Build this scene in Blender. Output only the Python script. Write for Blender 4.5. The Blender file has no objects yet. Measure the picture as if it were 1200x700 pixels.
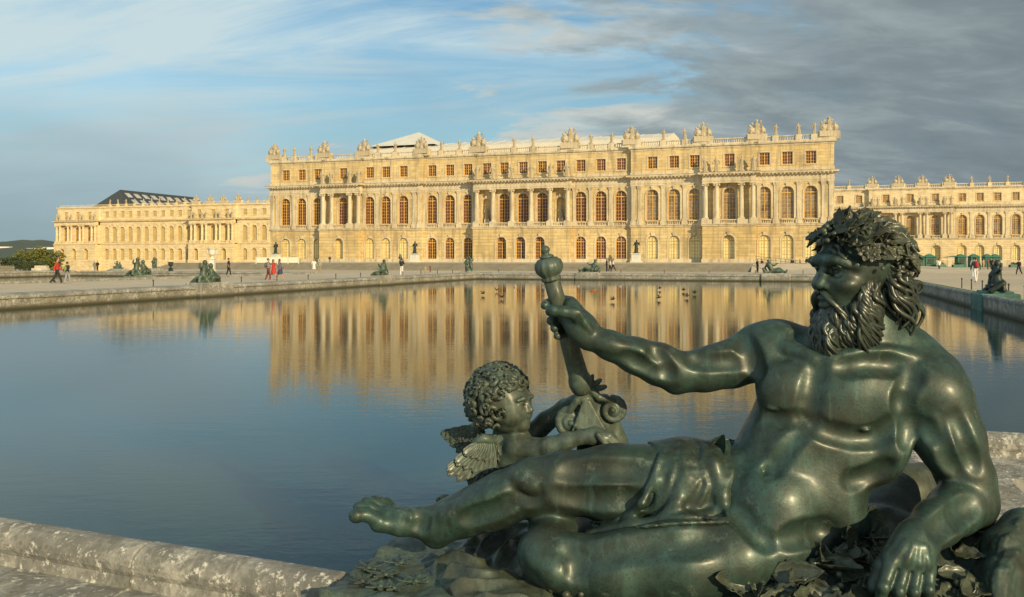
import bpy, math, random
import numpy as np
from mathutils import Matrix, Vector
R = math.radians
rng = np.random.default_rng(7)
random.seed(7)
scene = bpy.context.scene
COL = scene.collection
CAMH = 1.75
TH = R(-18.3)
CT, ST = math.cos(R(18.3)), math.sin(R(18.3))

def UV(u, v, z=0.0):
    """site grid (u along the palace front, v towards the palace) -> world"""
    return np.array((CT*u + ST*v, -ST*u + CT*v, z))

def spot(x, yf, zg=0.0):
    """ground point seen in direction x that lies at height zg"""
    Y = (CAMH - zg)*1000.0/(yf - 303.0)
    return ((x-600.0)*Y/1000.0, Y, zg)

# ------------------------------------------------------------------ scene graph
WM = {}
def link(o, parent=None):
    COL.objects.link(o)
    if parent is not None:
        o.parent = parent
    return o

def tag(o, label=None, cat=None, group=None, kind=None):
    if label: o['label'] = label
    if cat: o['category'] = cat
    if group: o['group'] = group
    if kind: o['kind'] = kind
    return o

def thing(name, label, cat, loc=(0, 0, 0), rz=0.0, group=None):
    o = bpy.data.objects.new(name, None)
    o.empty_display_size = 0.2
    o.location = loc
    o.rotation_euler = (0, 0, rz)
    link(o)
    WM[o] = Matrix.Translation(Vector(loc)) @ Matrix.Rotation(rz, 4, 'Z')
    return tag(o, label, cat, group)

def wm(o):
    return WM.get(o, Matrix.Identity(4)) if o is not None else Matrix.Identity(4)

def mesh_from(name, V, F, mats, fm=None, smooth=False):
    me = bpy.data.meshes.new(name)
    V = np.asarray(V, dtype=np.float32).reshape(-1, 3)
    if isinstance(F, np.ndarray) and F.ndim == 2:
        n, k = F.shape
        me.vertices.add(len(V)); me.vertices.foreach_set('co', V.ravel())
        me.loops.add(n*k); me.loops.foreach_set('vertex_index', F.astype(np.int32).ravel())
        me.polygons.add(n)
        me.polygons.foreach_set('loop_start', np.arange(n, dtype=np.int32)*k)
        me.polygons.foreach_set('loop_total', np.full(n, k, dtype=np.int32))
        me.update(calc_edges=True)
    else:
        me.from_pydata([tuple(map(float, v)) for v in V], [], [tuple(int(i) for i in f) for f in F])
    for m in (mats if isinstance(mats, (list, tuple)) else [mats]):
        me.materials.append(m)
    if fm is not None and len(fm) == len(me.polygons):
        me.polygons.foreach_set('material_index', np.asarray(fm, dtype=np.int32))
    if smooth:
        me.polygons.foreach_set('use_smooth', np.ones(len(me.polygons), dtype=bool))
    me.update()
    return me

def mobj(name, V, F, mats, parent=None, fm=None, smooth=False, local=False):
    """mesh object; V in world coordinates unless local (then in the parent's frame)"""
    V = np.asarray(V, dtype=np.float64).reshape(-1, 3)
    if parent is not None and not local:
        M = np.array(wm(parent).inverted())
        V = V @ M[:3, :3].T + M[:3, 3]
    o = bpy.data.objects.new(name, mesh_from(name, V, F, mats, fm, smooth))
    link(o, parent)
    WM[o] = wm(parent)
    return o

def dup(o, parent=None, loc=None, rz=None, name=None):
    """copy of an object (with its children)"""
    c = o.copy()
    link(c, parent)
    if loc is not None: c.location = loc
    if rz is not None: c.rotation_euler = (0, 0, rz)
    WM[c] = wm(parent) if parent is not None else Matrix.Translation(Vector(c.location)) @ Matrix.Rotation(c.rotation_euler[2], 4, 'Z')
    for ch in list(o.children):
        dup(ch, c)
    return c

class MB:
    """mesh collector"""
    def __init__(s):
        s.V = []; s.F = []; s.M = []; s.n = 0
    def add(s, V, F, m=0):
        V = np.asarray(V, dtype=np.float64).reshape(-1, 3)
        s.V.append(V)
        for f in F:
            s.F.append([int(i)+s.n for i in f]); s.M.append(m)
        s.n += len(V)
    def quad(s, a, b, c, d, m=0):
        s.add([a, b, c, d], [(0, 1, 2, 3)], m)
    def box(s, x0, x1, y0, y1, z0, z1, m=0, skip=''):
        V = [(x0,y0,z0),(x1,y0,z0),(x1,y1,z0),(x0,y1,z0),(x0,y0,z1),(x1,y0,z1),(x1,y1,z1),(x0,y1,z1)]
        F = {'b':(0,3,2,1),'t':(4,5,6,7),'f':(0,1,5,4),'r':(1,2,6,5),'k':(2,3,7,6),'l':(3,0,4,7)}
        s.add(V, [f for k, f in F.items() if k not in skip], m)
    def bbox(s, x0, x1, y0, y1, z0, z1, b=0.01, m=0):
        """box with chamfered edges"""
        V = []; idx = {}
        for ix, (xa, xb) in enumerate(((x0, x0+b), (x1, x1-b))):
            for iy, (ya, yb) in enumerate(((y0, y0+b), (y1, y1-b))):
                for iz, (za, zb) in enumerate(((z0, z0+b), (z1, z1-b))):
                    for k, p in enumerate(((xa, yb, zb), (xb, ya, zb), (xb, yb, za))):
                        idx[(ix, iy, iz, k)] = len(V); V.append(p)
        F = []
        I = lambda a, b_, c, k: idx[(a, b_, c, k)]
        for i in (0, 1):
            q = [I(i,0,0,0), I(i,1,0,0), I(i,1,1,0), I(i,0,1,0)]; F.append(q if i else q[::-1])
            q = [I(0,i,0,1), I(0,i,1,1), I(1,i,1,1), I(1,i,0,1)]; F.append(q if i else q[::-1])
            q = [I(0,0,i,2), I(1,0,i,2), I(1,1,i,2), I(0,1,i,2)]; F.append(q if i else q[::-1])
        for a in (0, 1):
            for b_ in (0, 1):
                q = [I(a,b_,0,0), I(a,b_,1,0), I(a,b_,1,1), I(a,b_,0,1)]; F.append(q if a == b_ else q[::-1])
                q = [I(a,0,b_,0), I(a,0,b_,2), I(a,1,b_,2), I(a,1,b_,0)]; F.append(q if a == b_ else q[::-1])
                q = [I(0,a,b_,1), I(1,a,b_,1), I(1,a,b_,2), I(0,a,b_,2)]; F.append(q if a == b_ else q[::-1])
        for a in (0, 1):
            for b_ in (0, 1):
                for c in (0, 1):
                    t = [I(a,b_,c,0), I(a,b_,c,1), I(a,b_,c,2)]
                    F.append(t if (a+b_+c) % 2 else t[::-1])
        s.add(V, F, m)
    def lathe(s, prof, c=(0, 0, 0), n=12, m=0, sx=1.0, sy=1.0):
        V = []
        for r, z in prof:
            for k in range(n):
                a = 2*math.pi*k/n
                V.append((c[0]+r*sx*math.cos(a), c[1]+r*sy*math.sin(a), c[2]+z))
        F = []
        for j in range(len(prof)-1):
            for k in range(n):
                F.append((j*n+k, j*n+(k+1) % n, (j+1)*n+(k+1) % n, (j+1)*n+k))
        F.append(tuple(range(n))[::-1]); F.append(tuple((len(prof)-1)*n+k for k in range(n)))
        s.add(V, F, m)
    def tube(s, P, rad, n=8, m=0, flat=1.0, up=None):
        P = np.asarray(P, dtype=np.float64); N = len(P)
        rad = np.broadcast_to(np.asarray(rad, dtype=np.float64), (N,))
        T = np.gradient(P, axis=0); T /= np.linalg.norm(T, axis=1)[:, None]+1e-12
        u = np.array(up if up is not None else (0.13, 0.27, 1.0), dtype=float)
        if abs(np.dot(u/np.linalg.norm(u), T[0])) > 0.95: u = np.array((1.0, 0.2, 0.1))
        V = []
        for i in range(N):
            u = u - T[i]*np.dot(u, T[i]); u /= np.linalg.norm(u)+1e-12
            w = np.cross(T[i], u)
            for k in range(n):
                a = 2*math.pi*k/n
                V.append(P[i]+rad[i]*(math.cos(a)*u*flat+math.sin(a)*w))
        F = []
        for j in range(N-1):
            for k in range(n):
                F.append((j*n+k, j*n+(k+1) % n, (j+1)*n+(k+1) % n, (j+1)*n+k))
        F.append(tuple(range(n))[::-1]); F.append(tuple((N-1)*n+k for k in range(n)))
        s.add(V, F, m)
    def ball(s, c, r, n=10, m=0, M=None):
        r = np.broadcast_to(np.asarray(r, dtype=float), (3,))
        h = n//2+1; V = [(0, 0, -1)]
        for j in range(1, h):
            t = -math.pi/2+math.pi*j/h
            for k in range(n):
                a = 2*math.pi*k/n
                V.append((math.cos(t)*math.cos(a), math.cos(t)*math.sin(a), math.sin(t)))
        V.append((0, 0, 1)); V = np.array(V)*r
        if M is not None: V = V @ np.asarray(M).T
        V = V+np.asarray(c)
        F = [(0, 1+(k+1) % n, 1+k) for k in range(n)]
        for j in range(h-2):
            for k in range(n):
                a = 1+j*n; b = a+n
                F.append((a+k, a+(k+1) % n, b+(k+1) % n, b+k))
        l = len(V)-1; a = 1+(h-2)*n
        F += [(l, a+k, a+(k+1) % n) for k in range(n)]
        s.add(V, F, m)
    def leaf(s, c, d, nrm, L, W, curl=0.3, th=0.006, m=0, cup=0.25, lobes=0, rnd=False):
        """pointed, ribbed leaf of real thickness"""
        d = np.asarray(d, float); d /= np.linalg.norm(d)
        nrm = np.asarray(nrm, float); nrm = nrm-d*np.dot(nrm, d); nrm /= np.linalg.norm(nrm)+1e-9
        w = np.cross(nrm, d)
        nu, nv = (13, 9) if lobes else (9, 7)
        V = []
        for side in (1, -1):
            for i in range(nu):
                t = i/(nu-1)
                prof = (math.sin(math.pi*min(1, t**0.75))**0.8)*(1-0.25*t)+0.06
                if lobes: prof *= 1+0.16*math.cos(t*math.pi*2*lobes)
                if rnd: prof = (0.45+0.55*min(1, t*3))*math.sqrt(max(0.0, 1-max(0.0, (t-.78)/.22)**2))+.02
                if i == nu-1 and not rnd: prof = 0.03
                for j in range(nv):
                    q = (j/(nv-1)-0.5)*2
                    rib = 0.10*math.exp(-(q/0.18)**2)+0.03*math.cos(t*26-abs(q)*7)
                    h = cup*W*(q*q-0.3)*prof+rib*W*0.5+curl*L*t*t+side*th*0.5*(1-0.7*abs(q))
                    V.append(np.asarray(c)+d*L*t*(1-0.25*abs(curl)*t)+w*q*prof*W*0.5+nrm*h)
        F = []; o2 = nu*nv
        for i in range(nu-1):
            for j in range(nv-1):
                a = i*nv+j
                F.append((a, a+1, a+nv+1, a+nv)); F.append((o2+a, o2+a+nv, o2+a+nv+1, o2+a+1))
        rim = [j for j in range(nv)]+[i*nv+nv-1 for i in range(1, nu)]+[(nu-1)*nv+j for j in range(nv-2, -1, -1)]+[i*nv for i in range(nu-2, 0, -1)]
        for k in range(len(rim)):
            a, b = rim[k], rim[(k+1) % len(rim)]
            F.append((b, a, o2+a, o2+b))
        s.add(V, F, m)
    def arrays(s):
        return np.concatenate(s.V), s.F, s.M
    def build(s, name, mats, parent=None, smooth=False, local=False):
        V, F, M = s.arrays()
        return mobj(name, V, F, mats, parent, M if max(M) > 0 else None, smooth, local)

# ------------------------------------------------------------------ implicit surfaces
class Field:
    """signed distance grid; smooth unions of limbs and muscles give one continuous body"""
    def __init__(s, lo, hi, h):
        s.lo = np.asarray(lo, float); s.h = h
        s.n = np.ceil((np.asarray(hi, float)-s.lo)/h).astype(int)+1
        s.ax = [s.lo[i]+np.arange(s.n[i])*h for i in range(3)]
        s.d = np.full(s.n, 0.6, dtype=np.float32)
    def region(s, lo, hi, mar):
        sl = []
        for i in range(3):
            a = int(math.floor((lo[i]-mar-s.lo[i])/s.h)); b = int(math.ceil((hi[i]+mar-s.lo[i])/s.h))+1
            sl.append(slice(max(0, a), max(0, min(s.n[i], b))))
        sl = tuple(sl)
        X = [s.ax[i][sl[i]].astype(np.float32) for i in range(3)]
        return sl, X[0][:, None, None], X[1][None, :, None], X[2][None, None, :]
    def blend(s, sl, p, k, op):
        d = s.d[sl]
        if d.size == 0: return
        if op == 'sub':
            a, b = -d, p
        else:
            a, b = d, p
        hh = np.maximum(k-np.abs(a-b), 0)/max(k, 1e-6)
        r = np.minimum(a, b)-hh*hh*k*0.25
        s.d[sl] = -r if op == 'sub' else r
    def cap(s, a, b, ra, rb, k=0.02, op='add'):
        a = np.asarray(a, float); b = np.asarray(b, float); m = max(ra, rb)
        sl, X, Y, Z = s.region(np.minimum(a, b)-m, np.maximum(a, b)+m, k+3*s.h)
        ab = b-a; L = max(float(ab @ ab), 1e-9)
        t = np.clip(((X-a[0])*ab[0]+(Y-a[1])*ab[1]+(Z-a[2])*ab[2])/L, 0, 1)
        p = np.sqrt((X-a[0]-t*ab[0])**2+(Y-a[1]-t*ab[1])**2+(Z-a[2]-t*ab[2])**2)-(ra+(rb-ra)*t)
        s.blend(sl, p, k, op)
    def chain(s, pts, k=0.02, op='add'):
        for (a, ra), (b, rb) in zip(pts[:-1], pts[1:]):
            s.cap(a, b, ra, rb, k, op)
    def ell(s, c, r, M=None, k=0.02, op='add'):
        c = np.asarray(c, float); r = np.asarray(r, float)
        M = np.eye(3) if M is None else np.asarray(M, float)      # columns are the ellipsoid's axes
        ext = np.sqrt(((M*r[None, :])**2).sum(1))
        sl, X, Y, Z = s.region(c-ext, c+ext, k+3*s.h)
        x, y, z = X-c[0], Y-c[1], Z-c[2]
        q = [(x*M[0, i]+y*M[1, i]+z*M[2, i]) for i in range(3)]
        k0 = np.sqrt(sum((q[i]/r[i])**2 for i in range(3)))
        k1 = np.sqrt(sum((q[i]/r[i]**2)**2 for i in range(3)))+1e-6
        s.blend(sl, k0*(k0-1)/k1, k, op)
    def mesh(s, off=0.0):
        d = s.d-off
        n = np.array(d.shape); neg = d < 0
        c = np.zeros(n-1, dtype=np.int8)
        for i in (0, 1):
            for j in (0, 1):
                for l in (0, 1):
                    c += neg[i:n[0]-1+i, j:n[1]-1+j, l:n[2]-1+l]
        act = (c > 0) & (c < 8)
        I = np.argwhere(act)
        idx = np.full(n-1, -1, dtype=np.int64); idx[act] = np.arange(len(I))
        cor = [(i, j, l) for i in (0, 1) for j in (0, 1) for l in (0, 1)]
        val = {k: d[I[:, 0]+k[0], I[:, 1]+k[1], I[:, 2]+k[2]] for k in cor}
        acc = np.zeros((len(I), 3)); cnt = np.zeros(len(I))
        for a in cor:
            for ax in range(3):
                if a[ax] == 0:
                    b = list(a); b[ax] = 1; b = tuple(b)
                    va, vb = val[a], val[b]
                    m = (va < 0) != (vb < 0)
                    t = np.where(m, va/np.where(m, va-vb, 1), 0)
                    p = np.tile(np.array(a, float), (len(I), 1)); p[:, ax] += t
                    acc += p*m[:, None]; cnt += m
        V = s.lo+(I+acc/np.maximum(cnt, 1)[:, None])*s.h
        Fs = []
        for ax in range(3):
            o1, o2 = [(1, 2), (2, 0), (0, 1)][ax]
            A = [slice(None)]*3; Bs = [slice(None)]*3
            A[ax] = slice(0, -1); Bs[ax] = slice(1, None)
            na, nb = neg[tuple(A)], neg[tuple(Bs)]
            E = np.argwhere(na != nb)
            E = E[(E[:, o1] > 0) & (E[:, o2] > 0) & (E[:, o1] < n[o1]-1) & (E[:, o2] < n[o2]-1)]
            fl = na[E[:, 0], E[:, 1], E[:, 2]]
            q = []
            for da, db in ((-1, -1), (0, -1), (0, 0), (-1, 0)):
                C = E.copy(); C[:, o1] += da; C[:, o2] += db
                q.append(idx[C[:, 0], C[:, 1], C[:, 2]])
            Q = np.stack(q, 1)
            Q[~fl] = Q[~fl][:, ::-1]
            Fs.append(Q)
        return V, np.concatenate(Fs)

def relax(V, F, it=2, lam=0.5):
    V = V.copy()
    e = np.concatenate([F[:, [0, 1]], F[:, [1, 2]], F[:, [2, 3]], F[:, [3, 0]]])
    for _ in range(it):
        acc = np.zeros_like(V); cnt = np.zeros(len(V))
        for a, b in ((0, 1), (1, 0)):
            np.add.at(acc, e[:, a], V[e[:, b]]); np.add.at(cnt, e[:, a], 1)
        V += lam*(acc/np.maximum(cnt, 1)[:, None]-V)
    return V

# ------------------------------------------------------------------ materials
class NT:
    def __init__(s, name):
        s.m = bpy.data.materials.new(name); s.m.use_nodes = True
        s.t = s.m.node_tree; s.t.nodes.clear()
        s.out = s.n('ShaderNodeOutputMaterial')
        s.b = s.n('ShaderNodeBsdfPrincipled')
        s.t.links.new(s.b.outputs[0], s.out.inputs[0])
        s._c = None
    def n(s, typ, **kw):
        nd = s.t.nodes.new(typ)
        for k, v in kw.items(): setattr(nd, k, v)
        return nd
    def put(s, sock, v):
        if hasattr(v, 'is_output') or isinstance(v, bpy.types.NodeSocket): s.t.links.new(v, sock)
        else: sock.default_value = v
    def set(s, **kw):
        for k, v in kw.items(): s.put(s.b.inputs[k.replace('_', ' ')], v)
        return s
    def coord(s):
        if s._c is None: s._c = s.n('ShaderNodeTexCoord').outputs['Object']
        return s._c
    def geo(s): return s.n('ShaderNodeNewGeometry').outputs['Position']
    def mapp(s, vec, scale=(1, 1, 1), loc=(0, 0, 0), rot=(0, 0, 0)):
        m = s.n('ShaderNodeMapping'); s.put(m.inputs['Vector'], vec)
        m.inputs['Scale'].default_value = scale; m.inputs['Location'].default_value = loc; m.inputs['Rotation'].default_value = rot
        return m.outputs[0]
    def noise(s, scale, vec=None, detail=4, rough=0.55, dist=0.0):
        x = s.n('ShaderNodeTexNoise'); s.put(x.inputs['Vector'], vec if vec is not None else s.coord())
        x.inputs['Scale'].default_value = scale; x.inputs['Detail'].default_value = detail
        x.inputs['Roughness'].default_value = rough; x.inputs['Distortion'].default_value = dist
        return x.outputs['Fac']
    def vor(s, scale, vec=None, feat='F1'):
        x = s.n('ShaderNodeTexVoronoi', feature=feat); s.put(x.inputs['Vector'], vec if vec is not None else s.coord())
        x.inputs['Scale'].default_value = scale
        return x
    def ramp(s, f, stops, interp='LINEAR'):
        r = s.n('ShaderNodeValToRGB'); s.put(r.inputs[0], f); e = r.color_ramp; e.interpolation = interp
        while len(e.elements) < len(stops): e.elements.new(0.5)
        for q, (p, c) in zip(e.elements, stops):
            q.position = p; q.color = (c, c, c, 1) if isinstance(c, (int, float)) else (*c[:3], 1)
        return r.outputs[0]
    def mix(s, f, a, b, bt='MIX'):
        x = s.n('ShaderNodeMix', data_type='RGBA', blend_type=bt)
        s.put(x.inputs[0], f)
        for sock, v in ((x.inputs[6], a), (x.inputs[7], b)):
            s.put(sock, (*v[:3], 1) if isinstance(v, (tuple, list)) else v)
        return x.outputs[2]
    def math(s, op, a, b=0.0, c=0.0):
        x = s.n('ShaderNodeMath', operation=op)
        s.put(x.inputs[0], a); s.put(x.inputs[1], b); s.put(x.inputs[2], c)
        return x.outputs[0]
    def sep(s, vec):
        return s.n('ShaderNodeSeparateXYZ'), vec
    def xyz(s, vec):
        x = s.n('ShaderNodeSeparateXYZ'); s.put(x.inputs[0], vec); return x.outputs
    def bump(s, h, strength=0.3, dist=0.02, prev=None):
        x = s.n('ShaderNodeBump'); s.put(x.inputs['Height'], h)
        x.inputs['Strength'].default_value = strength; x.inputs['Distance'].default_value = dist
        if prev is not None: s.put(x.inputs['Normal'], prev)
        return x.outputs[0]

def plain(name, col, rough=0.7, var=0.25, scale=3.0, metal=0.0, bump=0.0):
    t = NT(name)
    f = t.noise(scale)
    c = t.mix(t.ramp(f, [(0.3, 0), (0.7, 1)]), tuple(x*(1-var) for x in col), tuple(min(1, x*(1+var)) for x in col))
    t.set(Base_Color=c, Roughness=rough, Metallic=metal)
    if bump: t.set(Normal=t.bump(f, bump, 0.02))
    return t.m
# ------------------------------------------------------------------ camera, light, sky
cam = bpy.data.objects.new('camera', bpy.data.cameras.new('camera')); link(cam)
cam.data.lens = 30.0; cam.data.sensor_width = 36.0
cam.data.shift_y = -47.0/1200.0
cam.data.clip_start = 0.05; cam.data.clip_end = 9000
cam.location = (0, 0, CAMH); cam.rotation_euler = (R(90), 0, 0)
scene.camera = cam

SUN_EL = R(20)
SUN_AZ = R(147)                      # clockwise from +Y: behind the camera, to the right
to_sun = Vector((math.sin(SUN_AZ)*math.cos(SUN_EL), math.cos(SUN_AZ)*math.cos(SUN_EL), math.sin(SUN_EL)))
sd = bpy.data.lights.new('sun', 'SUN'); sd.energy = 4.7; sd.angle = R(0.6); sd.color = (1.0, 0.80, 0.475)
so = bpy.data.objects.new('sun', sd); link(so)
so.rotation_euler = (-to_sun).to_track_quat('-Z', 'Y').to_euler()

vs = scene.view_settings
scene.display_settings.display_device = 'sRGB'
vs.view_transform = 'Standard'; vs.look = 'None'; vs.exposure = 0.2; vs.gamma = 1.0; vs.use_curve_mapping = False

w = bpy.data.worlds.new('World'); scene.world = w; w.use_nodes = True
nt = w.node_tree; nt.nodes.clear()
def wn(t, **k):
    x = nt.nodes.new(t)
    for a, b in k.items(): setattr(x, a, b)
    return x
def wmath(op, a, b=0.0):
    x = wn('ShaderNodeMath', operation=op)
    for i, v in enumerate((a, b)):
        if isinstance(v, bpy.types.NodeSocket): nt.links.new(v, x.inputs[i])
        else: x.inputs[i].default_value = v
    return x.outputs[0]
def wramp(f, stops):
    r = wn('ShaderNodeValToRGB'); nt.links.new(f, r.inputs[0]); e = r.color_ramp
    while len(e.elements) < len(stops): e.elements.new(0.5)
    for q, (p, c) in zip(e.elements, stops):
        q.position = p; q.color = (c, c, c, 1) if isinstance(c, (int, float)) else (*c, 1)
    return r.outputs[0]
def wmix(f, a, b):
    x = wn('ShaderNodeMix', data_type='RGBA')
    for s_, v in ((x.inputs[0], f), (x.inputs[6], a), (x.inputs[7], b)):
        if isinstance(v, bpy.types.NodeSocket): nt.links.new(v, s_)
        else: s_.default_value = (*v, 1) if isinstance(v, tuple) else v
    return x.outputs[2]
out = wn('ShaderNodeOutputWorld')
sky = wn('ShaderNodeTexSky', sky_type='NISHITA'); sky.sun_disc = False
sky.sun_elevation = SUN_EL; sky.sun_rotation = SUN_AZ; sky.air_density = 1.0; sky.dust_density = 1.2; sky.ozone_density = 2.0
tint = wn('ShaderNodeMix', data_type='RGBA', blend_type='MULTIPLY'); tint.inputs[0].default_value = 1.0
nt.links.new(sky.outputs[0], tint.inputs[6]); tint.inputs[7].default_value = (0.86, 1.05, 1.0, 1)
bg1 = wn('ShaderNodeBackground'); nt.links.new(tint.outputs[2], bg1.inputs[0]); bg1.inputs[1].default_value = 0.110
tc = wn('ShaderNodeTexCoord'); sp = wn('ShaderNodeSeparateXYZ'); nt.links.new(tc.outputs['Generated'], sp.inputs[0])
X_, Y_, Z_ = sp.outputs
zz = wmath('ADD', wmath('MAXIMUM', Z_, 0.0), 0.26)
cmb = wn('ShaderNodeCombineXYZ')
nt.links.new(wmath('DIVIDE', X_, zz), cmb.inputs[0]); nt.links.new(wmath('DIVIDE', Y_, zz), cmb.inputs[1])
def wmap(scale, loc=(0, 0, 0), rot=(0, 0, 0)):
    m = wn('ShaderNodeMapping'); nt.links.new(cmb.outputs[0], m.inputs[0])
    m.inputs['Scale'].default_value = scale; m.inputs['Location'].default_value = loc; m.inputs['Rotation'].default_value = rot
    return m.outputs[0]
def wnoise(vec, scale, detail=6, rough=0.55, dist=0.0):
    x = wn('ShaderNodeTexNoise'); nt.links.new(vec, x.inputs['Vector'])
    x.inputs['Scale'].default_value = scale; x.inputs['Detail'].default_value = detail; x.inputs['Roughness'].default_value = rough; x.inputs['Distortion'].default_value = dist
    return x.outputs['Fac']
# thin cirrus streaks over the blue
cir = wnoise(wmap((0.40, 1.7, 1), (3.1, 0.4, 0), (0, 0, R(32))), 1.9, 10, 0.64, 1.3)
cir2 = wnoise(wmap((0.45, 0.9, 1), (1.2, 7.0, 0), (0, 0, R(-26))), 1.3, 7, 0.58, 0.6)
cirf = wramp(wmath('ADD', wmath('ADD', wmath('MULTIPLY', cir, 0.85), wmath('MULTIPLY', cir2, 0.6)), wmath('MULTIPLY', X_, -0.25)), [(0.635, 0.0), (0.765, 0.42), (0.90, 0.97)])
# low grey stratocumulus, thick to the right of the palace
cu = wnoise(wmap((0.8, 1.5, 1), (0.7, 2.3, 0), (0, 0, R(8))), 4.6, 9, 0.60, 0.3)
cub = wnoise(wmap((0.8, 1.1, 1), (4.2, 1.3, 0)), 1.6, 3, 0.5, 0.2)
side = X_
low = wramp(Z_, [(0.0, 0.5), (0.09, 0.24), (0.17, 0.0)])
cuf = wramp(wmath('ADD', wmath('ADD', wmath('ADD', wmath('MULTIPLY', wmath('SUBTRACT', cu, 0.5), 1.5), wmath('MULTIPLY', wmath('SUBTRACT', cub, 0.5), 0.8)), wmath('MULTIPLY', X_, 1.15)), wmath('ADD', wmath('MULTIPLY', low, 0.55), 0.42)), [(0.40, 0), (0.56, 0.75), (0.72, 0.95), (0.95, 1)])
# lit tops and slate bases
shade = wnoise(wmap((0.8, 1.5, 1), (0.7, 2.40, 0), (0, 0, R(8))), 4.6, 9, 0.60, 0.3)
sh2 = wnoise(wmap((0.7, 1.6, 1), (5.7, 2.8, 0)), 2.2, 7, 0.58, 0.3)
cucol = wramp(wmath('ADD', wmath('ADD', wmath('MULTIPLY', shade, 0.75), wmath('MULTIPLY', sh2, 0.55)), wmath('ADD', wmath('MULTIPLY', side, -0.80), 0.07)),
              [(0.18, (0.15, 0.195, 0.216)), (0.38, (0.195, 0.242, 0.262)), (0.56, (0.28, 0.333, 0.345)), (0.74, (0.50, 0.53, 0.50))])
bgc = wn('ShaderNodeBackground'); bgc.inputs[0].default_value = (0.50, 0.62, 0.65, 1); bgc.inputs[1].default_value = 1.0
bgu = wn('ShaderNodeBackground'); nt.links.new(cucol, bgu.inputs[0]); bgu.inputs[1].default_value = 1.0
m1 = wn('ShaderNodeMixShader'); nt.links.new(cirf, m1.inputs[0]); nt.links.new(bg1.outputs[0], m1.inputs[1]); nt.links.new(bgc.outputs[0], m1.inputs[2])
bgh = wn('ShaderNodeBackground'); bgh.inputs[0].default_value = (0.225, 0.315, 0.365, 1)
mh = wn('ShaderNodeMixShader')
nt.links.new(wramp(wmath('ADD', Z_, wmath('MULTIPLY', wmath('SUBTRACT', cub, 0.5), 0.18)), [(0.0, 0.92), (0.07, 0.72), (0.22, 0.0)]), mh.inputs[0])
nt.links.new(m1.outputs[0], mh.inputs[1]); nt.links.new(bgh.outputs[0], mh.inputs[2])
m2 = wn('ShaderNodeMixShader'); nt.links.new(cuf, m2.inputs[0]); nt.links.new(mh.outputs[0], m2.inputs[1]); nt.links.new(bgu.outputs[0], m2.inputs[2])
nt.links.new(m2.outputs[0], out.inputs[0])

# ------------------------------------------------------------------ materials of the setting
def gravel_mat():
    t = NT('gravel')
    p = t.coord()
    big = t.noise(0.06, p, 5); mid = t.noise(0.9, p, 5); fine = t.noise(55, p, 3)
    c = t.mix(t.ramp(big, [(0.35, 0), (0.65, 1)]), (0.50, 0.415, 0.295), (0.60, 0.51, 0.37))
    c = t.mix(t.ramp(mid, [(0.4, 0), (0.75, 0.5)]), c, (0.36, 0.31, 0.235))
    c = t.mix(t.ramp(fine, [(0.35, 0.5), (0.6, 0)]), c, (0.25, 0.215, 0.165))
    t.set(Base_Color=c, Roughness=0.95, Normal=t.bump(fine, 0.6, 0.01))
    return t.m
def step_mat():
    t = NT('worn_step_stone')
    f = t.noise(0.8); g = t.noise(12)
    c = t.mix(t.ramp(f, [(0.3, 0), (0.7, 1)]), (0.20, 0.18, 0.135), (0.29, 0.26, 0.20))
    c = t.mix(t.ramp(g, [(0.45, 0), (0.7, 0.5)]), c, (0.12, 0.115, 0.09))
    t.set(Base_Color=c, Roughness=0.9)
    return t.m
def coping_mat():
    t = NT('weathered_limestone')
    p = t.coord()
    big = t.noise(1.1, p, 6, 0.65, 0.4); mid = t.noise(7.5, p, 7, 0.7, 0.5); fine = t.noise(30, p, 5, 0.65); spot_ = t.vor(17, p).outputs['Distance']
    x, y, z = t.xyz(p)
    c = t.mix(t.ramp(big, [(0.38, 0), (0.6, 1)]), (0.27, 0.262, 0.235), (0.53, 0.50, 0.43))
    c = t.mix(t.ramp(mid, [(0.44, 0), (0.56, 0.85)]), c, (0.13, 0.132, 0.118))
    c = t.mix(t.ramp(t.noise(0.8, t.mapp(p, (1, 1, 1), (5, 2, 0)), 5, 0.6), [(0.47, 0), (0.60, 0.75)]), c, (0.15, 0.148, 0.13))          # black algae
    c = t.mix(t.ramp(t.noise(15, p, 6, 0.72), [(0.56, 0), (0.64, 0.8)]), c, (0.70, 0.67, 0.58))   # pale lichen
    c = t.mix(t.math('MULTIPLY', t.ramp(spot_, [(0.12, 1), (0.26, 0)]), t.ramp(t.noise(2.1, p), [(0.48, 0), (0.6, 0.8)])), c, (0.10, 0.095, 0.08))
    c = t.mix(t.ramp(fine, [(0.35, 0.45), (0.55, 0)]), c, (0.16, 0.15, 0.12))
    moss = t.math('MULTIPLY', t.ramp(z, [(0.0, 1), (0.09, 0)]), t.ramp(t.noise(2.6, p, 5), [(0.45, 0), (0.65, 0.45)]))
    c = t.mix(moss, c, (0.19, 0.165, 0.07))
    wet = t.ramp(t.math('ADD', z, 0.5), [(0.10, 1), (0.28, 0)])
    c = t.mix(wet, c, (0.06, 0.055, 0.03))
    h = t.math('ADD', t.math('MULTIPLY', mid, 0.6), t.math('MULTIPLY', fine, 0.4))
    t.set(Base_Color=c, Roughness=0.9, Normal=t.bump(h, 0.7, 0.03))
    return t.m
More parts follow.
